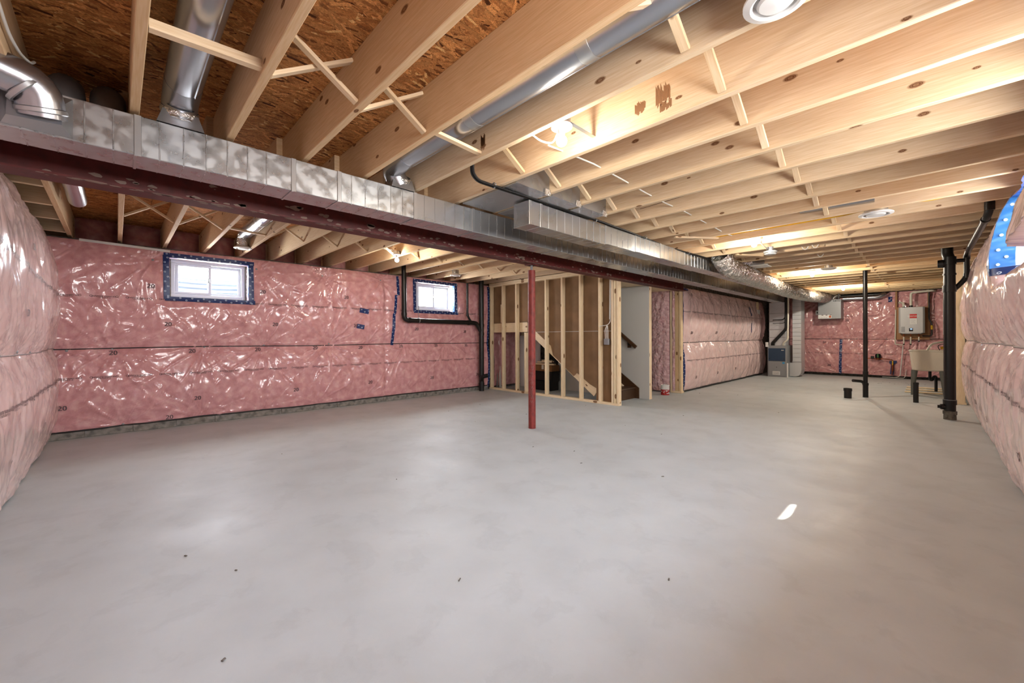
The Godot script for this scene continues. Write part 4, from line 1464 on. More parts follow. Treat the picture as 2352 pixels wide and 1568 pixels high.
# ---------------------------------------------------------------- drains and pipes
func coupling(parent: Node3D, at: Vector3, axis: Vector3, r: float, half: float, mat: Material) -> void:
	var mb := MB.new()
	mb.lathe([Vector2(r * 0.9, -half), Vector2(r * 1.13, -half), Vector2(r * 1.13, half), Vector2(r * 0.9, half)], at, 24, axis.normalized())
	part(parent, "coupling", mb, mat)

func plumbing() -> void:
	var U := Vector3.UP
	# left stack with its side branch
	var t := thing("drain_stack", "black drain pipe in the corner between window wall and stud wall", "pipe", Vector3(5.435, 0, -6.5))
	var mb := MB.new()
	mb.tube([Vector3(5.435, 0.0, -6.5), Vector3(5.435, 2.45, -6.5)], 0.052, 22)
	part(t, "stack", mb, M.black)
	for y in [0.14, 0.32, 1.18, 1.36]: coupling(t, Vector3(5.435, y, -6.5), U, 0.052, 0.03, M.black)
	mb = MB.new()
	mb.tube(fillet([Vector3(5.435, 0.20, -6.5), Vector3(5.40, 0.30, -6.44), Vector3(5.47, 0.33, -6.34)], 0.05), 0.042, 16)
	part(t, "cleanout", mb, M.black)
	mb = MB.new()
	mb.tube(fillet([Vector3(3.655, 2.45, -6.5), Vector3(3.655, 1.425, -6.5), Vector3(5.20, 1.41, -6.5), Vector3(5.30, 1.40, -6.5), Vector3(5.435, 1.22, -6.5)], 0.09, 6), 0.044, 20)
	part(t, "branch_pipe", mb, M.black)
	for q in [[Vector3(3.655, 1.53, -6.5), U], [Vector3(3.76, 1.424, -6.5), Vector3.RIGHT], [Vector3(5.1, 1.41, -6.5), Vector3.RIGHT]]: coupling(t, q[0], q[1], 0.044, 0.025, M.black)
	mb = MB.new()
	mb.tube(fillet([Vector3(5.07, 2.2, -6.5), Vector3(5.07, 1.55, -6.5), Vector3(5.17, 1.42, -6.5)], 0.07, 5), 0.022, 16)
	part(t, "vent_pipe", mb, M.black)
	coupling(t, Vector3(5.07, 1.56, -6.5), U, 0.022, 0.02, M.black)
	mb = MB.new()
	mb.lathe([Vector2(0.044, -0.008), Vector2(0.048, -0.008), Vector2(0.048, 0.008), Vector2(0.044, 0.008)], Vector3(3.95, 1.424, -6.5), 20, Vector3.RIGHT)
	mb.box(Vector3(3.945, 1.46, -6.505), Vector3(3.955, 1.85, -6.50), 0.001)
	part(t, "hanger_strap", mb, M.steel)
	# right stack
	t = thing("drain_stack", "thick black drain stack standing in front of the laundry tub", "pipe", Vector3(7.95, 0, 0.184))
	var c := Vector3(7.95, 0, 0.184)
	mb = MB.new()
	mb.lathe([Vector2(0, 0), Vector2(0.062, 0), Vector2(0.06, 0.085), Vector2(0, 0.085)], c, 26)
	part(t, "concrete_collar", mb, M.found)
	mb = MB.new()
	mb.tube(fillet([c + U * 0.08, c + U * 2.14, c + Vector3(0.02, 2.2, -0.02), c + Vector3(0.03, 2.4, -0.02)], 0.05), 0.0575, 28, true)
	part(t, "stack", mb, M.black)
	coupling(t, c + U * 0.092, U, 0.060, 0.022, M.found)
	coupling(t, c + U * 0.23, U, 0.0585, 0.03, M.black)
	coupling(t, c + U * 1.74, U, 0.0585, 0.045, M.black)
	coupling(t, c + U * 1.93, U, 0.0575, 0.012, M.black)
	coupling(t, c + U * 2.11, U, 0.0585, 0.05, M.black)
	mb = MB.new()
	mb.lathe([Vector2(0.061, -0.004), Vector2(0.0665, -0.004), Vector2(0.0665, 0.004), Vector2(0.061, 0.004)], c + U * 0.262, 26)
	part(t, "hose_clamp", mb, M.steel)
	mb = MB.new()
	mb.tube([c + Vector3(0, 0.164, -0.02), c + Vector3(-0.02, 0.164, -0.085)], 0.036, 18)
	mb.box(c + Vector3(-0.035, 0.145, -0.115), c + Vector3(-0.005, 0.183, -0.08), 0.004)
	part(t, "cleanout", mb, M.black)
	mb = MB.new()
	mb.lathe([Vector2(0, -0.03), Vector2(0.05, -0.03), Vector2(0.055, 0.0), Vector2(0.05, 0.05), Vector2(0, 0.05)], c + Vector3(0.0, 2.08, -0.06), 20, Vector3(0, 0, -1))
	part(t, "capped_inlet", mb, M.black)
	mb = MB.new()
	mb.tube(fillet([c + Vector3(0, 1.70, 0.02), c + Vector3(0.02, 1.76, 0.07), c + Vector3(0.03, 1.875, 0.155), c + Vector3(0.03, 2.17, 0.155), Vector3(7.8, 2.20, 0.345), Vector3(5.95, 2.2, 0.365), Vector3(5.80, 2.21, 0.37), Vector3(5.74, 2.27, 0.385), Vector3(5.73, 2.42, 0.385)], 0.07, 5), 0.029, 18)
	part(t, "vent_pipe", mb, M.black)
	for q in [[c + Vector3(0.03, 1.90, 0.155), U], [c + Vector3(0.03, 2.14, 0.155), U], [Vector3(5.86, 2.205, 0.367), Vector3.RIGHT], [Vector3(5.735, 2.29, 0.385), U], [Vector3(5.732, 2.35, 0.385), U]]: coupling(t, q[0], q[1], 0.03, 0.028, M.black)
	mb = MB.new()
	mb.tube([c + Vector3(0, 2.105, 0.03), c + Vector3(0.03, 2.105, 0.15)], 0.025, 16)
	part(t, "cross_pipe", mb, M.black)
	# slim pole pipe in the open floor
	t = thing("drain_pipe", "slim black pipe standing in open floor with a short side arm", "pipe", Vector3(9.764, 0, -0.818))
	c = Vector3(9.764, 0, -0.818)
	mb = MB.new()
	mb.tube([c + U * 0.2, c + U * 2.36], 0.033, 20)
	part(t, "riser_pipe", mb, M.black)
	mb = MB.new()
	mb.tube([c, c + U * 0.25], 0.040, 20)
	part(t, "base_pipe", mb, M.black, "dusty thicker pipe coming out of the slab")
	coupling(t, c + U * 0.24, U, 0.040, 0.02, M.black)
	coupling(t, c + U * 0.44, U, 0.034, 0.03, M.black)
	mb = MB.new()
	mb.tube(fillet([c + Vector3(0, 0.22, 0), c + Vector3(-0.045, 0.29, -0.04), c + Vector3(-0.17, 0.305, -0.16)], 0.05), 0.026, 16)
	part(t, "side_arm", mb, M.black)
	# stubs in the slab
	t = thing("pipe_stub", "short wide black pipe stub rising from the slab left of the slim pipe", "pipe", Vector3(9.41, 0, -1.03))
	c = Vector3(9.41, 0, -1.03)
	mb = MB.new()
	mb.lathe([Vector2(0, 0), Vector2(0.055, 0), Vector2(0.055, 0.13), Vector2(0.062, 0.13), Vector2(0.062, 0.178), Vector2(0.052, 0.178), Vector2(0.05, 0.12), Vector2(0, 0.12)], c, 24)
	part(t, "pipe_wall", mb, M.black)
	mb = MB.new()
	mb.box(c + Vector3(-0.058, 0.155, -0.02), c + Vector3(-0.052, 0.176, 0.02), 0.001)
	part(t, "size_sticker", mb, M.labelwhite)
	t = thing("pipe_stub", "narrow muddy black pipe stub before the front leg of the laundry tub", "pipe", Vector3(9.567, 0, -0.165))
	c = Vector3(9.567, 0, -0.165)
	mb = MB.new()
	mb.lathe([Vector2(0, 0), Vector2(0.034, 0), Vector2(0.034, 0.30), Vector2(0.037, 0.30), Vector2(0.037, 0.335), Vector2(0.028, 0.335), Vector2(0.028, 0.3), Vector2(0, 0.3)], c, 22)
	part(t, "pipe_wall", mb, M.black)


# ---------------------------------------------------------------- furnace corner and end wall
func utilities() -> void:
	var U := Vector3.UP
	var rt := Vector3(0, 0, 1)   # to the right when facing +x
	# furnace
	var t := thing("furnace", "grey gas furnace with a dark blue upper door in the far corner", "furnace", Vector3(13.36, 0, -2.93))
	var mb := MB.new()
	mb.box(Vector3(13.0, 0.0, -3.155), Vector3(13.72, 0.86, -2.70), 0.006)
	part(t, "cabinet", mb, M.steelpaint)
	mb = MB.new()
	mb.box(Vector3(12.985, 0.435, -3.13), Vector3(13.0, 0.785, -2.735), 0.006)
	var door := part(t, "upper_door", mb, M.blue, "dark blue upper door")
	mb = MB.new()
	mb.box(Vector3(12.983, 0.725, -2.825), Vector3(12.986, 0.742, -2.765), 0.001)
	part(door, "maker_plate", mb, M.pvc)
	for z in [-3.105, -2.765]:
		mb = MB.new()
		mb.lathe([Vector2(0, 0), Vector2(0.013, 0), Vector2(0.011, 0.006), Vector2(0, 0.007)], Vector3(12.985, 0.495, z), 12, Vector3.LEFT)
		part(door, "door_knob", mb, M.black)
	mb = MB.new()
	mb.box(Vector3(12.985, 0.03, -3.13), Vector3(13.0, 0.428, -2.735), 0.006)
	door = part(t, "lower_door", mb, M.steelpaint, "grey lower door")
	mb = MB.new()
	mb.box(Vector3(12.982, 0.055, -3.03), Vector3(12.986, 0.155, -2.855), 0.001)
	part(door, "warning_label", mb, M.labelwhite, "white paper label with lines of print")
	mb = MB.new()
	for k in 4: mb.box(Vector3(12.981, 0.07 + 0.02 * k, -3.02), Vector3(12.983, 0.076 + 0.02 * k, -2.87 - 0.01 * (k % 2)), 0.0005)
	part(door, "label_print", mb, M.ink).set_meta("kind", "stuff")
	mb = MB.new()
	mb.box(Vector3(12.982, 0.365, -2.80), Vector3(12.986, 0.412, -2.748), 0.001)
	part(door, "energy_sticker", mb, M.labelblue, "small sky blue sticker")
	mb = MB.new()
	mb.lathe([Vector2(0, 0), Vector2(0.01, 0), Vector2(0.01, 0.004), Vector2(0, 0.004)], Vector3(12.985, 0.265, -2.935), 12, Vector3.LEFT)
	part(door, "sight_glass", mb, M.black)
	mb = MB.new()
	mb.box(Vector3(12.99, 0.0, -2.70), Vector3(13.03, 0.385, -2.672), 0.002)
	part(t, "filter_rail", mb, M.labelwhite, "white filter rail down the right side")
	mb = MB.new()
	mb.box(Vector3(12.98, 0.82, -3.20), Vector3(13.0, 0.95, -3.13), 0.003)
	part(t, "hanging_tag", mb, M.labelwhite, "white booklet hung on the corner")
	# plenum
	t = thing("supply_plenum", "crimped silver sheet metal plenum standing on top of the furnace", "duct", Vector3(13.3, 0.86, -2.93))
	mb = MB.new()
	mb.box(Vector3(13.05, 0.861, -3.125), Vector3(13.5, 2.04, -2.74), 0.004)
	part(t, "plenum_box", mb, M.brightgalv)
	for y in [1.08, 1.30, 1.52, 1.74]:
		mb = MB.new()
		mb.box(Vector3(13.043, y - 0.012, -3.13), Vector3(13.05, y + 0.012, -2.735), 0.003)
		part(t, "cleat", mb, M.galv)
	for y in [0.97, 1.41, 1.86]:
		mb = MB.new()
		for s in [-1.0, 1.0]: mb.bar(Vector3(13.049, y - 0.09 * s, -3.10), Vector3(13.049, y + 0.09 * s, -2.76), 0.004, 0.003, Vector3.RIGHT, 0.001)
		part(t, "cross_break", mb, M.galv)
	# furnace piping in front of it
	t = thing("furnace_pipes", "black intake pipes bending up from the furnace top past its plenum", "pipe", Vector3(12.95, 0.86, -2.9))
	for q in [[-3.06, 0.024], [-3.01, 0.024]]:
		mb = MB.new()
		mb.tube(fillet([Vector3(13.03, 0.864, q[0]), Vector3(12.99, 0.93, q[0] + 0.01), Vector3(12.97, 1.32, -2.70 + (q[0] + 3.03) * 0.6), Vector3(12.97, 2.18, -2.70 + (q[0] + 3.03) * 0.6)], 0.07, 5), q[1], 14)
		part(t, "intake_pipe", mb, M.black)
	for q in [[1.56, 0.014, 0.08], [1.47, 0.007, 0.04]]:
		mb = MB.new()
		mb.tube(fillet([Vector3(13.04, q[0], -3.02), Vector3(12.99, q[0], -3.02), Vector3(12.99, q[0], -2.78), Vector3(12.975, q[0] + q[2], -2.72)], 0.05, 5), q[1], 10)
		part(t, "refrigerant_line", mb, M.black)
	t = thing("vent_pipe", "white plastic exhaust pipe rising beside the furnace plenum", "pipe", Vector3(12.98, 0.86, -2.72))
	mb = MB.new()
	mb.tube(fillet([Vector3(13.03, 0.864, -2.785), Vector3(12.99, 0.93, -2.78), Vector3(12.97, 1.02, -2.672), Vector3(12.97, 2.24, -2.655)], 0.05, 5), 0.022, 14)
	part(t, "exhaust_pipe", mb, M.pvc)
	coupling(t, Vector3(12.97, 1.09, -2.670), U, 0.022, 0.025, M.pvc)
	# return drop with a rounded foot
	t = thing("return_drop", "tall silver duct dropping to the floor right of the furnace", "duct", Vector3(13.5, 0, -2.55))
	mb = MB.new()
	mb.box(Vector3(13.3, 0.42, -2.63), Vector3(13.75, 2.22, -2.432), 0.003)
	part(t, "drop_duct", mb, M.brightgalv)
	for k in 15:
		mb = MB.new()
		var y := 0.54 + 0.115 * k
		mb.box(Vector3(13.294, y - 0.004, -2.63), Vector3(13.3, y + 0.004, -2.432), 0.002)
		part(t, "seam", mb, M.galv)
	mb = MB.new()
	mb.box(Vector3(13.29, 0.40, -2.64), Vector3(13.3, 0.425, -2.42), 0.002)
	part(t, "cleat", mb, M.galv)
	var pts := PackedVector2Array()
	for p in [[-2.698, 0.012], [-2.55, 0.012], [-2.49, 0.035], [-2.445, 0.10], [-2.43, 0.20], [-2.43, 0.42], [-2.632, 0.42], [-2.632, 0.385], [-2.698, 0.385]]: pts.append(Vector2(p[0], p[1]))
	mb = MB.new()
	mb.prism(ccw(pts), Vector3(13.75, 0, 0), Vector3.BACK, Vector3.UP, 0.45)
	part(t, "foot_elbow", mb, M.brightgalv)
	# ventilation unit
	t = thing("ventilation_unit", "square grey ventilation unit hung high on the end wall", "ventilator", Vector3(14.2, 1.59, -1.92))
	mb = MB.new()
	mb.box(Vector3(14.0, 1.592, -2.17), Vector3(14.45, 2.11, -1.665), 0.006)
	part(t, "cabinet", mb, M.steelpaint)
	mb = MB.new()
	mb.box(Vector3(13.996, 1.60, -2.165), Vector3(14.0, 1.70, -1.87), 0.001)
	var lab := part(t, "wiring_label", mb, M.labelwhite, "white label strip with small dark pictures")
	mb = MB.new()
	for k in 3: mb.box(Vector3(13.994, 1.683, -2.09 + 0.09 * k), Vector3(13.996, 1.70, -2.05 + 0.09 * k), 0.0005)
	for k in 4: mb.box(Vector3(13.994, 1.625, -2.15 + 0.05 * k), Vector3(13.996, 1.63, -2.115 + 0.05 * k), 0.0005)
	part(lab, "label_print", mb, M.ink).set_meta("kind", "stuff")
	mb = MB.new()
	mb.box(Vector3(13.994, 1.615, -1.925), Vector3(13.996, 1.675, -1.88), 0.0005)
	part(lab, "warning_square", mb, M.copper)
	text(t, "logo", "vanEE", 0.05, Vector3(13.9985, 2.082, -1.745), rt, U, M.black)
	mb = MB.new()
	mb.box(Vector3(13.996, 2.052, -1.825), Vector3(13.999, 2.058, -1.68), 0.0005)
	part(t, "logo_line", mb, M.black)
	mb = MB.new()
	mb.box(Vector3(13.985, 2.03, -2.08), Vector3(13.99, 2.20, -2.03), 0.001)
	part(t, "paper_tag", mb, M.labelwhite, "white paper tag hanging over the front")
	for q in [[-2.02, 2.17], [-1.85, 2.17]]:
		mb = MB.new()
		mb.tube(fillet([Vector3(14.25, 2.10, q[0]), Vector3(14.25, 2.2, q[0]), Vector3(14.3, 2.23, q[0] + 0.12)], 0.06), 0.062, 16)
		part(t, "duct_collar", mb, M.foil)
	for z in [-2.10, -1.92, -1.72]:
		mb = MB.new()
		mb.box(Vector3(14.03, 2.11, z - 0.012), Vector3(14.05, 2.265, z + 0.012), 0.002)
		part(t, "hanging_strap", mb, M.black)
	t = thing("wall_outlet", "small white outlet box left of the ventilation unit", "outlet", Vector3(14.5, 1.78, -2.24))
	mb = MB.new()
	mb.box(Vector3(14.42, 1.72, -2.29), Vector3(14.58, 1.85, -2.215), 0.004)
	part(t, "box", mb, M.labelwhite)
	mb = MB.new()
	mb.box(Vector3(14.415, 1.765, -2.265), Vector3(14.421, 1.805, -2.235), 0.001)
	part(t, "socket", mb, M.black)
	t = thing("exhaust_duct", "shiny round metal pipe running right from the ventilation unit", "duct", Vector3(14.3, 2.12, -1.2))
	mb = MB.new()
	mb.tube(fillet([Vector3(14.25, 2.13, -1.66), Vector3(14.28, 2.13, -0.95), Vector3(14.3, 2.2, -0.82), Vector3(14.6, 2.23, -0.78)], 0.09, 5), 0.055, 20)
	part(t, "pipe", mb, M.pipe)
	for z in [-1.55, -1.3, -1.05]: coupling(t, Vector3(14.27, 2.13, z), Vector3.BACK, 0.052, 0.012, M.pipe)
	t = thing("exhaust_duct", "dark sleeve duct lying above the shiny pipe on the end wall", "duct", Vector3(14.45, 2.22, -1.2))
	mb = MB.new()
	mb.tube([Vector3(14.45, 2.215, -1.9), Vector3(14.45, 2.22, -0.78)], 0.04, 16)
	part(t, "pipe", mb, M.black)

	# water heater on its board
	t = thing("backer_board", "brown plywood board fixed to studs behind the water heater", "board", Vector3(14.5, 1.02, -0.3))
	mb = MB.new()
	mb.box(Vector3(14.44, 1.02, -0.60), Vector3(14.458, 1.85, -0.0), 0.002)
	part(t, "plywood", mb, M.plywood)
	for z in [-0.605, -0.02]:
		mb = MB.new()
		mb.bar(Vector3(14.48, 1.02, z), Vector3(14.48, 2.262, z), 0.05, 0.04, Vector3.BACK)
		part(t, "strapping", mb, M.plywood)
	t = thing("water_heater", "silver tankless water heater mounted on a plywood board", "water heater", Vector3(14.3, 1.17, -0.32))
	mb = MB.new()
	mb.bar(Vector3(14.32, 1.185, -0.318), Vector3(14.32, 1.828, -0.318), 0.235, 0.468, Vector3.BACK, 0.035)
	part(t, "cabinet", mb, M.heater)
	mb = MB.new()
	mb.bar(Vector3(14.32, 1.165, -0.318), Vector3(14.32, 1.188, -0.318), 0.21, 0.40, Vector3.BACK, 0.03)
	part(t, "lower_cover", mb, M.steel)
	var xf := 14.2005
	mb = MB.new()
	mb.box(Vector3(xf - 0.002, 1.555, -0.35), Vector3(xf + 0.001, 1.655, -0.222), 0.0005)
	lab = part(t, "red_label", mb, M.labelred, "red label with white lettering")
	text_child(lab, "lettering", "enercare", 0.034, Vector3(xf - 0.003, 1.607, -0.286), rt, U, M.labelwhite)
	mb = MB.new()
	mb.box(Vector3(xf - 0.002, 1.405, -0.345), Vector3(xf + 0.001, 1.545, -0.22), 0.0005)
	lab = part(t, "paper_label", mb, M.labelwhite, "white paper label")
	mb = MB.new()
	for k in 5: mb.box(Vector3(xf - 0.003, 1.43 + 0.02 * k, -0.33), Vector3(xf - 0.002, 1.434 + 0.02 * k, -0.24 - 0.015 * (k % 3)), 0.0003)
	part(lab, "label_print", mb, M.steel).set_meta("kind", "stuff")
	mb = MB.new()
	mb.box(Vector3(xf - 0.002, 1.21, -0.505), Vector3(xf + 0.001, 1.345, -0.437), 0.0005)
	part(t, "rating_plate", mb, M.steel, "grey rating plate")
	mb = MB.new()
	mb.box(Vector3(xf - 0.006, 1.228, -0.363), Vector3(xf + 0.001, 1.306, -0.29), 0.002)
	var pan := part(t, "control_panel", mb, M.screen, "black control panel with lit display")
	mb = MB.new()
	mb.box(Vector3(xf - 0.007, 1.272, -0.343), Vector3(xf - 0.006, 1.294, -0.303), 0.0003)
	part(pan, "display", mb, M.screenlit)
	var disp := AreaLight3D.new()
	disp.name = "display_light"
	disp.area_size = Vector2(0.04, 0.02)
	disp.light_energy = 0.01
	disp.light_color = Color(0.7, 0.85, 1.0)
	disp.shadow_enabled = true
	add_child(disp)
	disp.look_at_from_position(Vector3(xf - 0.012, 1.283, -0.323), Vector3(10, 1.283, -0.323), U)
	mb = MB.new()
	mb.lathe([Vector2(0.05, 0), Vector2(0.05, 0.012), Vector2(0.034, 0.016), Vector2(0.034, 0.05), Vector2(0, 0.05)], Vector3(14.32, 1.828, -0.33), 20)
	part(t, "flue_collar", mb, M.black)
	mb = MB.new()
	mb.lathe([Vector2(0.04, 0), Vector2(0.04, 0.012), Vector2(0.026, 0.016), Vector2(0, 0.03)], Vector3(14.32, 1.828, -0.46), 20)
	part(t, "flue_collar", mb, M.black)
	for z in [-0.46, -0.335, -0.19]:
		mb = MB.new()
		mb.tube([Vector3(14.30, 1.17, z), Vector3(14.30, 1.08, z)], 0.012, 10)
		part(t, "service_stub", mb, M.copper)
	t = thing("flue_pipe", "white plastic flue rising from the water heater and turning right", "pipe", Vector3(14.32, 1.87, -0.3))
	mb = MB.new()
	mb.tube(fillet([Vector3(14.32, 1.875, -0.33), Vector3(14.32, 2.20, -0.33), Vector3(14.34, 2.225, 0.06), Vector3(14.6, 2.23, 0.1)], 0.06, 5), 0.026, 16)
	part(t, "exhaust_pipe", mb, M.pvc)
	coupling(t, Vector3(14.325, 2.203, -0.25), Vector3.BACK, 0.026, 0.025, M.pvc)
	coupling(t, Vector3(14.34, 2.222, -0.03), Vector3.BACK, 0.026, 0.025, M.pvc)
	t = thing("intake_elbow", "short white intake elbow beside the water heater flue", "pipe", Vector3(14.32, 1.85, -0.48))
	mb = MB.new()
	mb.tube(fillet([Vector3(14.32, 1.85, -0.46), Vector3(14.32, 1.945, -0.465), Vector3(14.5, 1.975, -0.545)], 0.05, 5), 0.026, 16)
	part(t, "elbow", mb, M.pvc)
	t = thing("gas_line", "black gas line dropping along the right edge of the plywood", "pipe", Vector3(14.38, 1.1, 0.0))
	mb = MB.new()
	mb.tube(fillet([Vector3(14.38, 2.27, -0.01), Vector3(14.38, 1.53, -0.015), Vector3(14.36, 1.42, 0.035), Vector3(14.36, 1.11, 0.035), Vector3(14.36, 1.11, -0.13)], 0.05, 4), 0.014, 12)
	part(t, "pipe", mb, M.black)
	mb = MB.new()
	mb.tube([Vector3(14.36, 1.37, 0.035), Vector3(14.36, 1.27, 0.035)], 0.02, 12)
	mb.box(Vector3(14.33, 1.30, 0.02), Vector3(14.34, 1.35, 0.03), 0.002)
	part(t, "valve", mb, M.yellow, "yellow tagged valve")
	t = thing("water_pipes", "white water pipes with black caps below the water heater", "pipe", Vector3(14.35, 0.9, -0.4))
	for q in [[-0.46, 0.90], [-0.335, 0.90], [-0.19, 0.98]]:
		mb = MB.new()
		mb.tube([Vector3(14.30, 1.09, q[0]), Vector3(14.30, q[1], q[0])], 0.014, 10)
		part(t, "tail_pipe", mb, M.pvc)
		mb = MB.new()
		mb.tube([Vector3(14.30, q[1] + 0.015, q[0]), Vector3(14.30, q[1] - 0.015, q[0])], 0.017, 10)
		part(t, "cap", mb, M.black)
	mb = MB.new()
	mb.tube(fillet([Vector3(14.5, 1.79, -0.61), Vector3(14.42, 1.78, -0.612), Vector3(14.42, 0.90, -0.625), Vector3(14.38, 0.885, -0.52), Vector3(14.32, 0.88, -0.48)], 0.03), 0.012, 10)
	part(t, "supply_pipe", mb, M.pvc)
	mb = MB.new()
	mb.tube([Vector3(14.38, 0.88, -0.475), Vector3(14.42, 0.085, -0.535)], 0.011, 10)
	part(t, "drain_pipe", mb, M.white)
	mb = MB.new()
	mb.tube(fillet([Vector3(14.42, 0.09, -0.535), Vector3(14.42, 0.04, -0.6), Vector3(14.45, 0.035, -0.9), Vector3(14.45, 0.03, -0.45), Vector3(14.5, 0.25, -0.42)], 0.05), 0.006, 8)
	part(t, "tail_hose", mb, M.cable)
	# water service
	t = thing("water_meter", "black domed water meter with green stripe low on the end wall", "meter", Vector3(14.4, 0.5, -0.96))
	mb = MB.new()
	mb.lathe([Vector2(0, -0.04), Vector2(0.045, -0.04), Vector2(0.05, 0.0), Vector2(0, 0.0)], Vector3(14.42, 0.53, -0.955), 18)
	part(t, "brass_body", mb, M.copper)
	mb = MB.new()
	mb.lathe([Vector2(0.055, 0.0), Vector2(0.06, 0.02), Vector2(0.06, 0.075), Vector2(0.045, 0.11), Vector2(0, 0.12)], Vector3(14.42, 0.53, -0.955), 20)
	part(t, "dome", mb, M.black)
	mb = MB.new()
	mb.bar(Vector3(14.357, 0.55, -0.955), Vector3(14.362, 0.64, -0.955), 0.004, 0.02, Vector3.BACK)
	part(t, "stripe", mb, smat(Color(0.2, 0.5, 0.2), 0.5), "green stripe")
	mb = MB.new()
	mb.box(Vector3(14.39, 0.51, -1.10), Vector3(14.43, 0.58, -1.03), 0.006)
	part(t, "backflow_body", mb, M.black)
	t = thing("copper_line", "copper service pipe linking the water meter to the floor valve", "pipe", Vector3(14.42, 0.4, -0.9))
	mb = MB.new()
	mb.tube(fillet([Vector3(14.42, 0.62, -1.235), Vector3(14.42, 0.52, -1.23), Vector3(14.42, 0.51, -0.8), Vector3(14.44, 0.49, -0.67), Vector3(14.44, 0.10, -0.69)], 0.04), 0.011, 10)
	part(t, "pipe", mb, M.copper)
	mb = MB.new()
	mb.tube([Vector3(14.42, 1.05, -1.17), Vector3(14.42, 0.62, -1.235)], 0.011, 10)
	part(t, "plastic_riser", mb, M.pvc)
	mb = MB.new()
	mb.box(Vector3(14.40, 0.70, -1.245), Vector3(14.41, 0.82, -1.215), 0.003)
	part(t, "green_tag", mb, smat(Color(0.13, 0.36, 0.12), 0.5))
	t = thing("shutoff_valve", "taped shutoff valve with a yellow handle near the floor", "valve", Vector3(14.42, 0.1, -0.68))
	mb = MB.new()
	mb.prism(ccw(PackedVector2Array([Vector2(-0.73, 0.12), Vector2(-0.66, 0.10), Vector2(-0.65, 0.36), Vector2(-0.60, 0.42), Vector2(-0.60, 0.47), Vector2(-0.74, 0.46), Vector2(-0.74, 0.40), Vector2(-0.71, 0.36)])), Vector3(14.52, 0, 0), Vector3.BACK, Vector3.UP, 0.03)
	part(t, "tape_patch", mb, M.tape, "dark tape patch")
	mb = MB.new()
	mb.box(Vector3(14.40, 0.36, -0.685), Vector3(14.41, 0.47, -0.665), 0.003)
	part(t, "handle", mb, M.yellow, "yellow lever handle")
	mb = MB.new()
	mb.tube([Vector3(14.43, 0.40, -0.675), Vector3(14.43, 0.20, -0.68)], 0.022, 12)
	part(t, "valve_body", mb, M.copper)
	# laundry tub
	t = thing("laundry_tub", "cream plastic laundry tub on four grey legs behind the drain stack", "laundry tub", Vector3(11.0, 0, 0.02))
	var x0 := 10.74; var x1 := 11.28; var z0 := -0.285; var z1 := 0.30
	mb = MB.new()
	var lip := 0.845; var bot := 0.455
	rect_loft(mb, [[x0 - 0.0, x1, z0, z1, lip - 0.02, 0.03], [x0 + 0.01, x1 - 0.01, z0 + 0.012, z1 - 0.012, lip - 0.03, 0.04], [x0 + 0.05, x1 - 0.05, z0 + 0.045, z1 - 0.045, bot + 0.02, 0.06], [x0 + 0.07, x1 - 0.07, z0 + 0.06, z1 - 0.06, bot, 0.06]], true)
	rect_loft(mb, [[x0 + 0.07, x1 - 0.07, z0 + 0.06, z1 - 0.06, bot + 0.012, 0.05], [x0 + 0.035, x1 - 0.035, z0 + 0.035, z1 - 0.035, lip, 0.03], [x0, x1, z0, z1, lip, 0.03], [x0, x1, z0, z1, lip - 0.02, 0.03]], true)
	part(t, "basin", mb, M.tub)
	for q in [[x0 + 0.09, z0 + 0.08], [x0 + 0.09, z1 - 0.14], [x1 - 0.09, z0 + 0.08], [x1 - 0.09, z1 - 0.14]]:
		mb = MB.new()
		var spl := Vector3(signf(q[0] - 11.0) * 0.03, 0, signf(q[1]) * 0.03)
		mb.tube([Vector3(q[0], 0.46, q[1]), Vector3(q[0], 0.2, q[1]) + spl * 0.6, Vector3(q[0], 0.0, q[1]) + spl], 0.03, 4, true, [0.062, 0.045, 0.028])
		part(t, "leg", mb, M.tubleg)
	mb = MB.new()
	mb.tube(fillet([Vector3(11.0, 0.45, 0.0), Vector3(11.0, 0.30, 0.0), Vector3(11.08, 0.26, 0.02), Vector3(11.1, 0.34, 0.05), Vector3(11.2, 0.34, 0.08), Vector3(11.2, 0.05, 0.08)], 0.04), 0.022, 14)
	part(t, "trap", mb, M.black)
	t = thing("tub_faucet", "pale hoses and yellow valve dangling into the laundry tub", "faucet", Vector3(11.1, 0.84, 0.1))
	mb = MB.new()
	mb.tube(fillet([Vector3(10.95, 0.80, -0.06), Vector3(11.15, 0.97, 0.02), Vector3(11.25, 1.00, 0.16), Vector3(11.5, 1.0, 0.3)], 0.12, 6), 0.012, 10)
	part(t, "hose", mb, M.cable)
	mb = MB.new()
	mb.tube(fillet([Vector3(10.97, 0.80, -0.04), Vector3(11.17, 0.95, 0.03), Vector3(11.27, 0.985, 0.17), Vector3(11.5, 0.985, 0.3)], 0.12, 6), 0.006, 8)
	part(t, "hose", mb, M.cable)
	mb = MB.new()
	mb.tube(fillet([Vector3(11.15, 0.84, 0.13), Vector3(11.2, 0.92, 0.10), Vector3(11.25, 0.95, 0.15), Vector3(11.5, 0.95, 0.25)], 0.05), 0.006, 8)
	part(t, "black_hose", mb, M.black)
	mb = MB.new()
	mb.box(Vector3(11.1, 0.86, 0.14), Vector3(11.16, 0.91, 0.20), 0.006)
	part(t, "yellow_valve", mb, M.yellow)
	t = thing("electrical_panel", "pale flat electrical panel half hidden behind the drain stack", "panel", Vector3(14.5, 1.1, 0.27))
	mb = MB.new()
	mb.box(Vector3(14.45, 1.14, 0.225), Vector3(14.54, 1.96, 0.50), 0.006)
	part(t, "cover", mb, M.labelwhite)
	t = thing("stud_post", "pair of raw lumber posts right behind the drain stack", "post", Vector3(9.82, 0, 0.3))
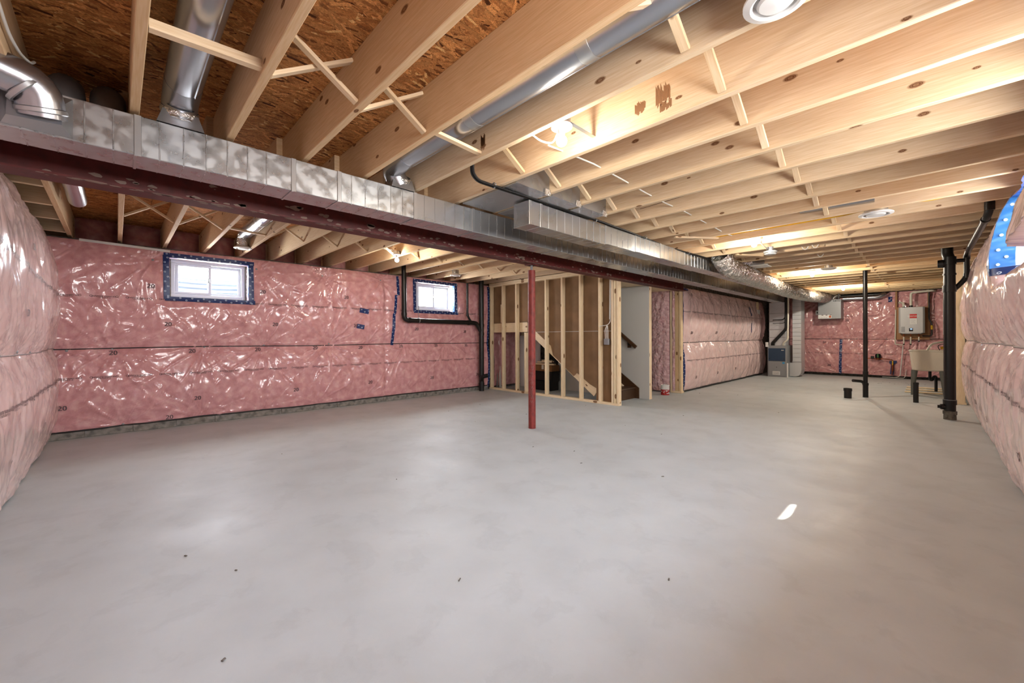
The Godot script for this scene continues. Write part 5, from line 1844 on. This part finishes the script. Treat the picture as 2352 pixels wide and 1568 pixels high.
	for q in [[0.235, 0.272, 2.265], [0.275, 0.398, 2.265]]:
		mb = MB.new()
		mb.uo = Vector2(rng.randf(), rng.randf())
		mb.bar(Vector3(9.83, 0.03, (q[0] + q[1]) / 2), Vector3(9.83, q[2], (q[0] + q[1]) / 2), 0.09, q[1] - q[0], Vector3.BACK)
		part(t, "post", mb, M.stud)
	mb = MB.new()
	mb.box(Vector3(9.77, 0, 0.23), Vector3(9.88, 0.03, 0.41))
	part(t, "base_plate", mb, M.stud)
	mb = MB.new()
	mb.box(Vector3(9.77, 0.72, 0.215), Vector3(9.80, 0.86, 0.235), 0.003)
	part(t, "switch_box", mb, M.steel)
	for k in 8:
		if k > 2: continue
		t = thing("floor_plank", ["loose plank lying beneath the laundry tub nearest its front legs", "loose plank lying under the middle of the laundry tub", "loose plank pushed to the wall behind the laundry tub"][k], "plank", Vector3(11.1 + 0.35 * k, 0, 0.1), "planks under the laundry tub")
		mb = MB.new()
		mb.bar(Vector3(11.2 + 0.5 * k, 0.012, -0.35), Vector3(11.22 + 0.5 * k, 0.012, 0.35), 0.14, 0.02)
		part(t, "board", mb, M.stud)


func rect_loft(mb: MB, rings: Array, capped: bool) -> void:
	# rings of rounded rectangles [x0, x1, z0, z1, y, corner]; outside when going down, inside when going up
	var R := []
	for g in rings:
		var ring := []
		for q in [[g[1], g[3], 0.0], [g[0], g[3], 1.0], [g[0], g[2], 2.0], [g[1], g[2], 3.0]]:
			var cx: float = q[0] - signf(q[0] - (g[0] + g[1]) / 2) * g[5]; var cz: float = q[1] - signf(q[1] - (g[2] + g[3]) / 2) * g[5]
			for k in 5:
				var a: float = (q[2] + k / 4.0) * PI / 2
				ring.append(Vector3(cx + cos(a) * g[5], g[4], cz + sin(a) * g[5]))
		R.append(ring)
	var m: int = R[0].size()
	for i in R.size() - 1:
		for k in m:
			var l := (k + 1) % m
			mb.quad(R[i][k], R[i][l], R[i + 1][l], R[i + 1][k])
	if capped:
		var last: Array = R[-1] if rings[0][4] > rings[-1][4] else R[0]
		for k in range(1, m - 1): mb.tri(last[0], last[k], last[k + 1])

func text_child(parent: Node3D, called: String, s: String, height: float, at: Vector3, right: Vector3, up: Vector3, mat: Material) -> void:
	text(parent, called, s, height, at, right, up, mat)


# ---------------------------------------------------------------- lamps, alarms, diffusers
func lamps_and_fixtures() -> void:
	var L := [[1.77, -1.42, "bare bulb in a white porcelain holder under the nearest pale joists", 0.4], [2.82, -5.21, "bare bulb below the joists beyond the red beam, between the two windows", 0.55], [5.42, -1.45, "bare bulb beside the first smoke alarm, midway down the room", 1.0], [8.9, -1.46, "bare bulb nearest the flat vent plate, further down the room", 1.8], [12.1, -1.40, "last bare bulb before the ventilation unit", 2.0]]
	for q in L:
		lamp(Vector3(q[0], 2.20, q[1]), q[2], q[3])
	var mb: MB
	var t := thing("ring_diffuser", "white ring diffuser at the top edge under the long round duct", "diffuser", Vector3(1.60, 2.25, -0.36))
	ring_diffuser(t, "ring", Vector3(1.60, 2.245, -0.36), 0.098)
	mb = MB.new(); mb.tube([Vector3(1.58, 2.27, -0.36), Vector3(1.56, 2.36, -0.36)], 0.07, 20); part(t, "boot", mb, M.galv)
	t = thing("ceiling_diffuser", "white disc diffuser under a short metal stub near the right wall", "diffuser", Vector3(5.03, 2.24, -0.345))
	ring_diffuser(t, "disc", Vector3(5.03, 2.235, -0.345), 0.125)
	mb = MB.new(); mb.tube([Vector3(5.03, 2.25, -0.345), Vector3(5.03, 2.36, -0.345)], 0.085, 20); part(t, "metal_stub", mb, M.pipe)
	mb = MB.new(); mb.tube([Vector3(4.93, 2.40, -0.345), Vector3(4.9, 2.41, -0.9)], 0.075, 18); part(t, "feed_pipe", mb, M.pipe)
	t = thing("ceiling_diffuser", "white round ceiling fixture by the second window", "diffuser", Vector3(4.33, 2.22, -5.89))
	ring_diffuser(t, "disc", Vector3(4.33, 2.215, -5.89), 0.10)
	mb = MB.new(); mb.tube([Vector3(4.33, 2.23, -5.89), Vector3(4.33, 2.31, -5.89)], 0.062, 18); part(t, "metal_stub", mb, M.galv)
	t = thing("smoke_alarm", "white round smoke alarm on a metal box beside the middle bulb", "smoke alarm", Vector3(6.16, 2.2, -1.46))
	var c := Vector3(6.16, 2.20, -1.46)
	mb = MB.new(); mb.lathe([Vector2(0, -0.012), Vector2(0.062, -0.012), Vector2(0.07, 0.0), Vector2(0.07, 0.014), Vector2(0.078, 0.016), Vector2(0.078, 0.03), Vector2(0, 0.03)], c, 24); part(t, "body", mb, M.white)
	mb = MB.new(); mb.lathe([Vector2(0.07, 0.002), Vector2(0.0735, 0.004), Vector2(0.0735, 0.01), Vector2(0.07, 0.012)], c, 24); part(t, "vent_slot", mb, M.steel)
	mb = MB.new(); mb.lathe([Vector2(0.05, 0.03), Vector2(0.052, 0.085), Vector2(0, 0.085)], c, 8); part(t, "junction_box", mb, M.galv)
	hanger(t, c + Vector3.UP * 0.087)
	t = thing("smoke_alarm", "pale flat alarm plate above the second last bulb", "smoke alarm", Vector3(8.4, 2.22, -1.16))
	c = Vector3(8.4, 2.215, -1.16)
	mb = MB.new(); mb.lathe([Vector2(0, -0.012), Vector2(0.08, -0.01), Vector2(0.11, 0.008), Vector2(0.11, 0.016), Vector2(0, 0.02)], c, 24); part(t, "body", mb, M.white)
	mb = MB.new(); mb.lathe([Vector2(0.055, 0.018), Vector2(0.055, 0.06), Vector2(0, 0.06)], c, 8); part(t, "junction_box", mb, M.galv)
	hanger(t, c + Vector3.UP * 0.062)
	t = thing("air_register", "rectangular metal register boot between joists above the foil duct", "register", Vector3(7.42, 2.24, -1.9))
	mb = MB.new(); mb.box(Vector3(7.29, 2.238, -2.04), Vector3(7.60, 2.246, -1.78), 0.002); part(t, "flange", mb, M.labelwhite)
	mb = MB.new(); mb.box(Vector3(7.33, 2.246, -2.0), Vector3(7.56, 2.40, -1.82), 0.002); part(t, "boot", mb, M.galv)
	mb = MB.new(); mb.tube([Vector3(7.3, 2.3, -1.98), Vector3(7.2, 2.30, -2.3)], 0.05, 14); part(t, "feed_pipe", mb, M.foil)

func lamp(at: Vector3, label: String, energy: float) -> void:
	# at: the centre of the bulb
	var t := thing("light_bulb", label, "lamp", at)
	var mb := MB.new()
	var prof := [Vector2(0, -0.031)]
	for k in range(1, 12):
		var a := -PI / 2 + PI * 0.80 * k / 11.0
		prof.append(Vector2(cos(a) * 0.031, sin(a) * 0.031))
	prof.append(Vector2(0.014, 0.04))
	mb.lathe(prof, at, 20)
	part(t, "bulb", mb, M.bulb)
	var o := OmniLight3D.new()
	o.name = "bulb_light"
	o.position = Vector3.ZERO
	o.light_energy = energy
	o.light_color = Color(1.0, 0.955, 0.88)
	o.light_size = 0.03
	o.omni_range = 30.0
	o.omni_attenuation = 2.0
	o.shadow_enabled = true
	t.add_child(o, true)
	mb = MB.new()
	mb.lathe([Vector2(0.016, 0.034), Vector2(0.019, 0.036), Vector2(0.021, 0.062), Vector2(0.03, 0.068), Vector2(0.058, 0.072), Vector2(0.06, 0.08), Vector2(0.055, 0.086), Vector2(0, 0.086)], at, 24)
	part(t, "lampholder", mb, M.white)
	mb = MB.new()
	mb.lathe([Vector2(0.05, 0.086), Vector2(0.05, 0.125), Vector2(0, 0.125)], at, 8)
	part(t, "junction_box", mb, M.galv)
	hanger(t, at + Vector3.UP * 0.128)

func hanger(t: Node3D, at: Vector3) -> void:
	# the flat bar between two joists that carries a ceiling box
	var b := bay(at.x, at.z < -3.5)
	var mb := MB.new()
	mb.bar(Vector3(b[0], at.y, at.z), Vector3(b[1], at.y, at.z), 0.025, 0.004)
	part(t, "bar_hanger", mb, M.galv)


# ---------------------------------------------------------------- cables
func cables() -> void:
	var t := thing("cable_bundle", "black cable bundle clipped under the joists along the second duct", "cable", Vector3(5, 2.24, -2.27))
	var P := [Vector3(1.745, 2.40, -2.16), Vector3(1.745, 2.31, -2.18), Vector3(1.77, 2.262, -2.21), Vector3(1.86, 2.245, -2.26), Vector3(2.05, 2.25, -2.27), Vector3(2.42, 2.262, -2.285), Vector3(3.2, 2.265, -2.275), Vector3(4.0, 2.262, -2.285), Vector3(5.0, 2.255, -2.32), Vector3(6.3, 2.25, -2.23), Vector3(8.3, 2.24, -2.28), Vector3(10.3, 2.235, -2.28), Vector3(12.9, 2.23, -2.25)]
	for k in 3:
		var path := []
		for i in P.size(): path.append(P[i] + Vector3(0, -0.008 + 0.008 * (k % 2), 0.012 * (k - 1)))
		var mb := MB.new()
		mb.tube(fillet(path, 0.08, 5), 0.0075, 10)
		part(t, "cable", mb, M.blackcable)
	for x in [2.03, 3.35, 4.35, 5.55]:
		var mb := MB.new()
		var y := 2.252
		mb.lathe([Vector2(0.018, -0.006), Vector2(0.021, -0.006), Vector2(0.021, 0.006), Vector2(0.018, 0.006)], Vector3(x, y, -2.275), 14, Vector3.RIGHT)
		part(t, "clip", mb, M.steel)
	# white cable threaded through the joists
	t = thing("white_cable", "white cable threaded through holes in the pale joists", "cable", Vector3(3.4, 2.327, -1.665))
	var mb := MB.new()
	mb.tube([Vector3(1.95, 2.322, -1.672), Vector3(2.4, 2.327, -1.64), Vector3(2.81, 2.327, -1.651), Vector3(3.21, 2.327, -1.667), Vector3(3.6, 2.327, -1.67), Vector3(3.96, 2.327, -1.654), Vector3(4.39, 2.327, -1.662), Vector3(4.78, 2.327, -1.667), Vector3(5.0, 2.30, -1.64), Vector3(5.06, 2.27, -1.58)], 0.0055, 8)
	part(t, "cable", mb, M.cable)
	mb = MB.new()
	mb.tube(fillet([Vector3(1.74, 2.30, -1.62), Vector3(1.80, 2.27, -1.60), Vector3(1.86, 2.262, -1.56), Vector3(1.80, 2.29, -1.46)], 0.05), 0.0055, 8)
	part(t, "lamp_tail", mb, M.cable)
	t = thing("white_cable", "white cable hanging against the joist at the top left corner", "cable", Vector3(-0.29, 2.35, -2.6))
	mb = MB.new()
	mb.tube(fillet([Vector3(-0.31, 2.36, -2.2), Vector3(-0.305, 2.33, -2.4), Vector3(-0.305, 2.325, -2.55), Vector3(-0.292, 2.33, -2.71), Vector3(-0.272, 2.34, -2.79), Vector3(-0.272, 2.40, -2.9)], 0.08), 0.006, 8)
	part(t, "cable", mb, M.cable)
	t = thing("yellow_cable", "yellow cable drooping along a joist towards the middle bulb", "cable", Vector3(5.06, 2.28, -1.0))
	mb = MB.new()
	mb.tube([Vector3(5.06, 2.285, -1.75), Vector3(5.055, 2.283, -1.4), Vector3(5.07, 2.285, -0.97), Vector3(5.06, 2.285, -0.57), Vector3(5.06, 2.30, -0.4)], 0.006, 8)
	part(t, "cable", mb, M.yellow)
	t = thing("yellow_cable", "yellow cable sagging between joists close to the right wall", "cable", Vector3(5.1, 2.29, 0.0))
	mb = MB.new()
	mb.tube(sag(Vector3(5.06, 2.31, -0.13), Vector3(5.06, 2.315, 0.17), 0.022), 0.006, 8)
	part(t, "cable", mb, M.yellow)
	t = thing("yellow_cable", "short yellow cable loop just before the vent pipe elbow", "cable", Vector3(5.83, 2.29, 0.1))
	mb = MB.new()
	mb.tube(sag(Vector3(5.83, 2.31, 0.05), Vector3(5.83, 2.31, 0.17), 0.02), 0.006, 8)
	part(t, "cable", mb, M.yellow)
	var labels := ["white cable loop hanging nearest the smoke alarm", "white cable loop hanging right of the smoke alarm", "white cable curl under the joists past the smoke alarm"]
	var k := 0
	for q in [[6.46, -1.17, -1.10], [6.43, -1.055, -0.99], [7.2, -1.12, -1.05]]:
		t = thing("cable_loop", labels[k], "cable", Vector3(q[0], 2.25, q[1]), "cable ends hanging from the joists")
		mb = MB.new()
		mb.tube(sag(Vector3(q[0], 2.29, q[1]), Vector3(q[0], 2.285, q[2]), 0.04), 0.0055, 8)
		part(t, "cable", mb, M.cable)
		k += 1
	t = thing("lamp_cable", "white cable joining the middle bulb to the smoke alarm", "cable", Vector3(5.8, 2.25, -1.45))
	mb = MB.new()
	mb.tube(sag(Vector3(5.46, 2.31, -1.45), Vector3(6.11, 2.26, -1.46), 0.03), 0.006, 8)
	part(t, "cable", mb, M.cable)
	t = thing("wall_cable", "white cable running down the end stud to a hanging box", "cable", Vector3(5.75, 1.2, -3.66))
	mb = MB.new()
	mb.tube(fillet([Vector3(5.80, 2.18, -3.64), Vector3(5.78, 1.36, -3.64), Vector3(5.77, 1.31, -3.68), Vector3(5.77, 1.29, -3.84)], 0.04), 0.006, 8)
	part(t, "cable", mb, M.cable)
	mb = MB.new()
	mb.tube(fillet([Vector3(5.80, 2.18, -3.655), Vector3(5.785, 1.4, -3.655)], 0.04), 0.006, 8)
	part(t, "cable", mb, M.cable)
	for d in [-0.025, 0.0, 0.025]:
		mb = MB.new()
		mb.tube(fillet([Vector3(5.765, 1.30, -3.69 + d * 0.3), Vector3(5.76, 1.22, -3.70 + d * 1.2), Vector3(5.765, 1.13, -3.70 + d), Vector3(5.77, 1.08, -3.70 + d)], 0.03), 0.005, 8)
		part(t, "cable_tail", mb, M.cable)
	mb = MB.new()
	mb.box(Vector3(5.75, 0.985, -3.745), Vector3(5.80, 1.085, -3.655), 0.004)
	part(t, "switch_box", mb, M.steel)


# ---------------------------------------------------------------- loose things
func small_things() -> void:
	var mb := MB.new()
	var t := thing("paint_can", "red and white paint can standing before the bare insulation batt", "paint can", Vector3(7.55, 0, -3.55))
	var c := Vector3(7.55, 0, -3.55)
	mb.lathe([Vector2(0, 0), Vector2(0.078, 0), Vector2(0.08, 0.006), Vector2(0.078, 0.012), Vector2(0.078, 0.105)], c, 26)
	part(t, "red_label", mb, M.paintred, "red lower label")
	mb = MB.new()
	mb.lathe([Vector2(0.078, 0.105), Vector2(0.078, 0.175), Vector2(0.081, 0.178), Vector2(0.081, 0.188), Vector2(0.07, 0.19), Vector2(0.066, 0.18), Vector2(0, 0.18)], c, 26)
	part(t, "can_top", mb, M.labelwhite)
	mb = MB.new()
	var r := RandomNumberGenerator.new(); r.seed = 9
	for k in 12:
		var a := PI + 0.6 + r.randf_range(-1.1, 1.1)
		var y := r.randf_range(0.03, 0.11)
		var d := Vector3(cos(a), 0, sin(a) * -1.0)
		var s := Vector3(-d.z, 0, d.x)
		mb.bar(c + d * 0.0785 + Vector3.UP * y - s * 0.012, c + d * 0.0785 + Vector3.UP * (y + r.randf_range(-0.01, 0.01)) + s * 0.012, 0.012, 0.003, d, 0.001)
	part(t, "paint_drips", mb, M.labelwhite).set_meta("kind", "stuff")
	mb = MB.new()
	mb.tube(fillet([c + Vector3(0.05, 0.15, 0.06), c + Vector3(0, 0.24, 0.02), c + Vector3(-0.05, 0.15, -0.06)], 0.05), 0.002, 6)
	part(t, "wire_handle", mb, M.steel)
	# stack of cans half hidden behind the partition end
	var names := ["lowest paint can of the stack beside the stairwell wall end", "middle paint can of the stack beside the stairwell wall end"]
	for k in 2:
		c = Vector3(7.60, 0.155 * k, -4.02)
		t = thing("paint_can", names[k], "paint can", c, "stacked paint cans")
		mb = MB.new()
		mb.lathe([Vector2(0, 0), Vector2(0.1, 0), Vector2(0.102, 0.008), Vector2(0.1, 0.014), Vector2(0.1, 0.14), Vector2(0.103, 0.145), Vector2(0.103, 0.153), Vector2(0, 0.153)], c, 24)
		part(t, "can", mb, M.labelwhite)
		mb = MB.new()
		mb.lathe([Vector2(0.1, 0.04), Vector2(0.1012, 0.042), Vector2(0.1012, 0.075), Vector2(0.1, 0.077)], c, 24)
		part(t, "label_band", mb, M.steel)
	c = Vector3(7.6, 0.31, -4.02)
	t = thing("cardboard_box", "small brown cardboard box on top of the stacked paint cans", "box", c)
	mb = MB.new()
	mb.box(c + Vector3(-0.09, 0, -0.09), c + Vector3(0.09, 0.13, 0.09), 0.003)
	part(t, "carton", mb, M.cardboard)
	mb = MB.new()
	mb.box(c + Vector3(-0.092, 0.05, -0.02), c + Vector3(-0.089, 0.131, 0.02), 0.0005)
	part(t, "packing_tape", mb, M.pvc)
	# things below the stairs
	var bl := ["wide black storage box on the floor below the stairs", "black storage box stacked on another below the stairs"]
	for k in 2:
		c = Vector3(6.50, 0.20 * k, -5.74 + 0.05 * k)
		t = thing("storage_box", bl[k], "box", c)
		mb = MB.new()
		mb.box(c + Vector3(-0.12, 0, -0.30 + 0.06 * k), c + Vector3(0.15, 0.185, 0.30 - 0.02 * k), 0.01)
		part(t, "tray", mb, M.black)
		mb = MB.new()
		mb.box(c + Vector3(-0.125, 0.17, -0.305 + 0.06 * k), c + Vector3(0.155, 0.198, 0.305 - 0.02 * k), 0.006)
		part(t, "lid", mb, M.black)
	c = Vector3(6.50, 0.40, -5.66)
	t = thing("cardboard_box", "brown carton under the wood offcuts below the stairs", "box", c)
	mb = MB.new()
	mb.box(c + Vector3(-0.10, 0, -0.22), c + Vector3(0.15, 0.13, 0.24), 0.004)
	part(t, "carton", mb, M.cardboard)
	mb = MB.new()
	mb.box(c + Vector3(-0.102, 0.04, -0.03), c + Vector3(-0.099, 0.131, 0.03), 0.0005)
	part(t, "packing_tape", mb, M.pvc)
	for k in 3:
		t = thing("wood_offcut", ["lowest pale wood offcut lying on the carton below the stairs", "middle crooked wood offcut lying on the carton", "top wood offcut sticking up from the carton pile"][k], "wood offcut", c + Vector3(0, 0.13 + 0.03 * k, 0), "wood offcuts under the stairs")
		mb = MB.new()
		mb.col = tint()
		mb.bar(c + Vector3(-0.06 + 0.05 * k, 0.146 + 0.036 * k, -0.28 + 0.08 * k), c + Vector3(-0.02, 0.146 + 0.036 * k + 0.02 * (k % 2), 0.26 - 0.05 * k), 0.07, 0.03)
		part(t, "offcut", mb, M.stud)
	# white trim boards leaning in the corner behind the studs
	var wl := ["tall white trim board leaning nearest the corner tape behind the studs", "second white trim board leaning behind the studs", "short grey board leaning lowest in the corner behind the studs"]
	k_boards(wl)
	t = thing("door_panel", "wide pale door panels stored upright under the stair landing", "panel", Vector3(6.72, 0, -6.45))
	for k in 3:
		mb = MB.new()
		mb.box(Vector3(6.62 + 0.03 * k, 0.0, -6.55 + 0.2 * k), Vector3(6.645 + 0.03 * k, 1.15 - 0.01 * k, -6.39 + 0.2 * k), 0.003)
		part(t, "panel_board", mb, M.labelwhite if k % 2 == 0 else M.cardboard)
	# end box on the long wall
	t = thing("junction_box", "small pale junction box under two wood strips on the long wall", "junction box", Vector3(13.0, 1.75, -3.42))
	mb = MB.new()
	mb.box(Vector3(12.93, 1.74, -3.44), Vector3(13.10, 1.86, -3.36), 0.004)
	part(t, "cover", mb, M.labelwhite)
	for x in [12.95, 13.06]:
		mb = MB.new()
		mb.bar(Vector3(x, 1.86, -3.40), Vector3(x, 2.08, -3.40), 0.03, 0.03, Vector3.BACK)
		part(t, "wood_strip", mb, M.stud)
	# brush marks on one joist
	t = thing("paint_smear", "brown smeared patches on the side of a pale joist", "stain", Vector3(2.08, 2.39, -1.05))
	for q in [[-1.116, 2.385, 0.035, 0.04], [-0.985, 2.40, 0.045, 0.06], [-0.97, 2.335, 0.035, 0.025], [-1.98, 2.36, 0.022, 0.05]]:
		for i in 9:
			mb = MB.new() if i == 0 else mb
			var z: float = q[0] + q[2] * (float(i) / 8.0 - 0.5) * 1.6
			var h: float = q[3] * r.randf_range(0.5, 1.1)
			var pts := PackedVector2Array([Vector2(-0.0035, -h), Vector2(0.004, -h * r.randf_range(0.7, 1.0)), Vector2(0.0045, h * r.randf_range(0.4, 1.0)), Vector2(-0.004, h)])
			var x := 2.0810 - 0.0006 if q[0] > -1.5 else 1.6746 - 0.0006
			mb.prism(ccw(pts), Vector3(x, q[1] + r.randf_range(-0.01, 0.01), z), Vector3.BACK, Vector3.UP, 0.0006)
		part(t, "smear", mb, smat(Color(0.55, 0.40, 0.27), 0.8)).set_meta("kind", "stuff")
	# crumbs on the slab
	mb = MB.new()
	for k in 60:
		var x := r.randf_range(0.2, 10.0); var z := r.randf_range(-6.0, -0.5)
		if k > 40: x = 13.2 + r.randf_range(-0.5, 0.4); z = -0.5 + r.randf_range(-0.4, 0.5)
		mb.bar(Vector3(x, 0.003, z), Vector3(x + r.randf_range(0.004, 0.02), 0.003, z + r.randf_range(-0.012, 0.012)), r.randf_range(0.004, 0.01), 0.005)
	var d := part(self, "floor_crumbs", mb, M.found)
	d.position = Vector3.ZERO
	d.set_meta("label", "scattered dark crumbs of mortar on the concrete floor"); d.set_meta("category", "debris"); d.set_meta("kind", "stuff")

func k_boards(wl: Array) -> void:
	var q := [[-6.72, -6.60, 1.12, 6.05], [-6.64, -6.52, 1.05, 6.12], [-6.70, -6.62, 0.80, 5.98]]
	for k in 3:
		var t := thing("trim_board", wl[k], "board", Vector3(q[k][3], 0, q[k][1]), "boards leaning behind the studs")
		var mb := MB.new()
		mb.bar(Vector3(q[k][3], 0.0, q[k][1]), Vector3(q[k][3] + 0.05, q[k][2], q[k][0]), 0.06, 0.018, Vector3.RIGHT)
		part(t, "board", mb, M.labelwhite if k < 2 else M.steelpaint)
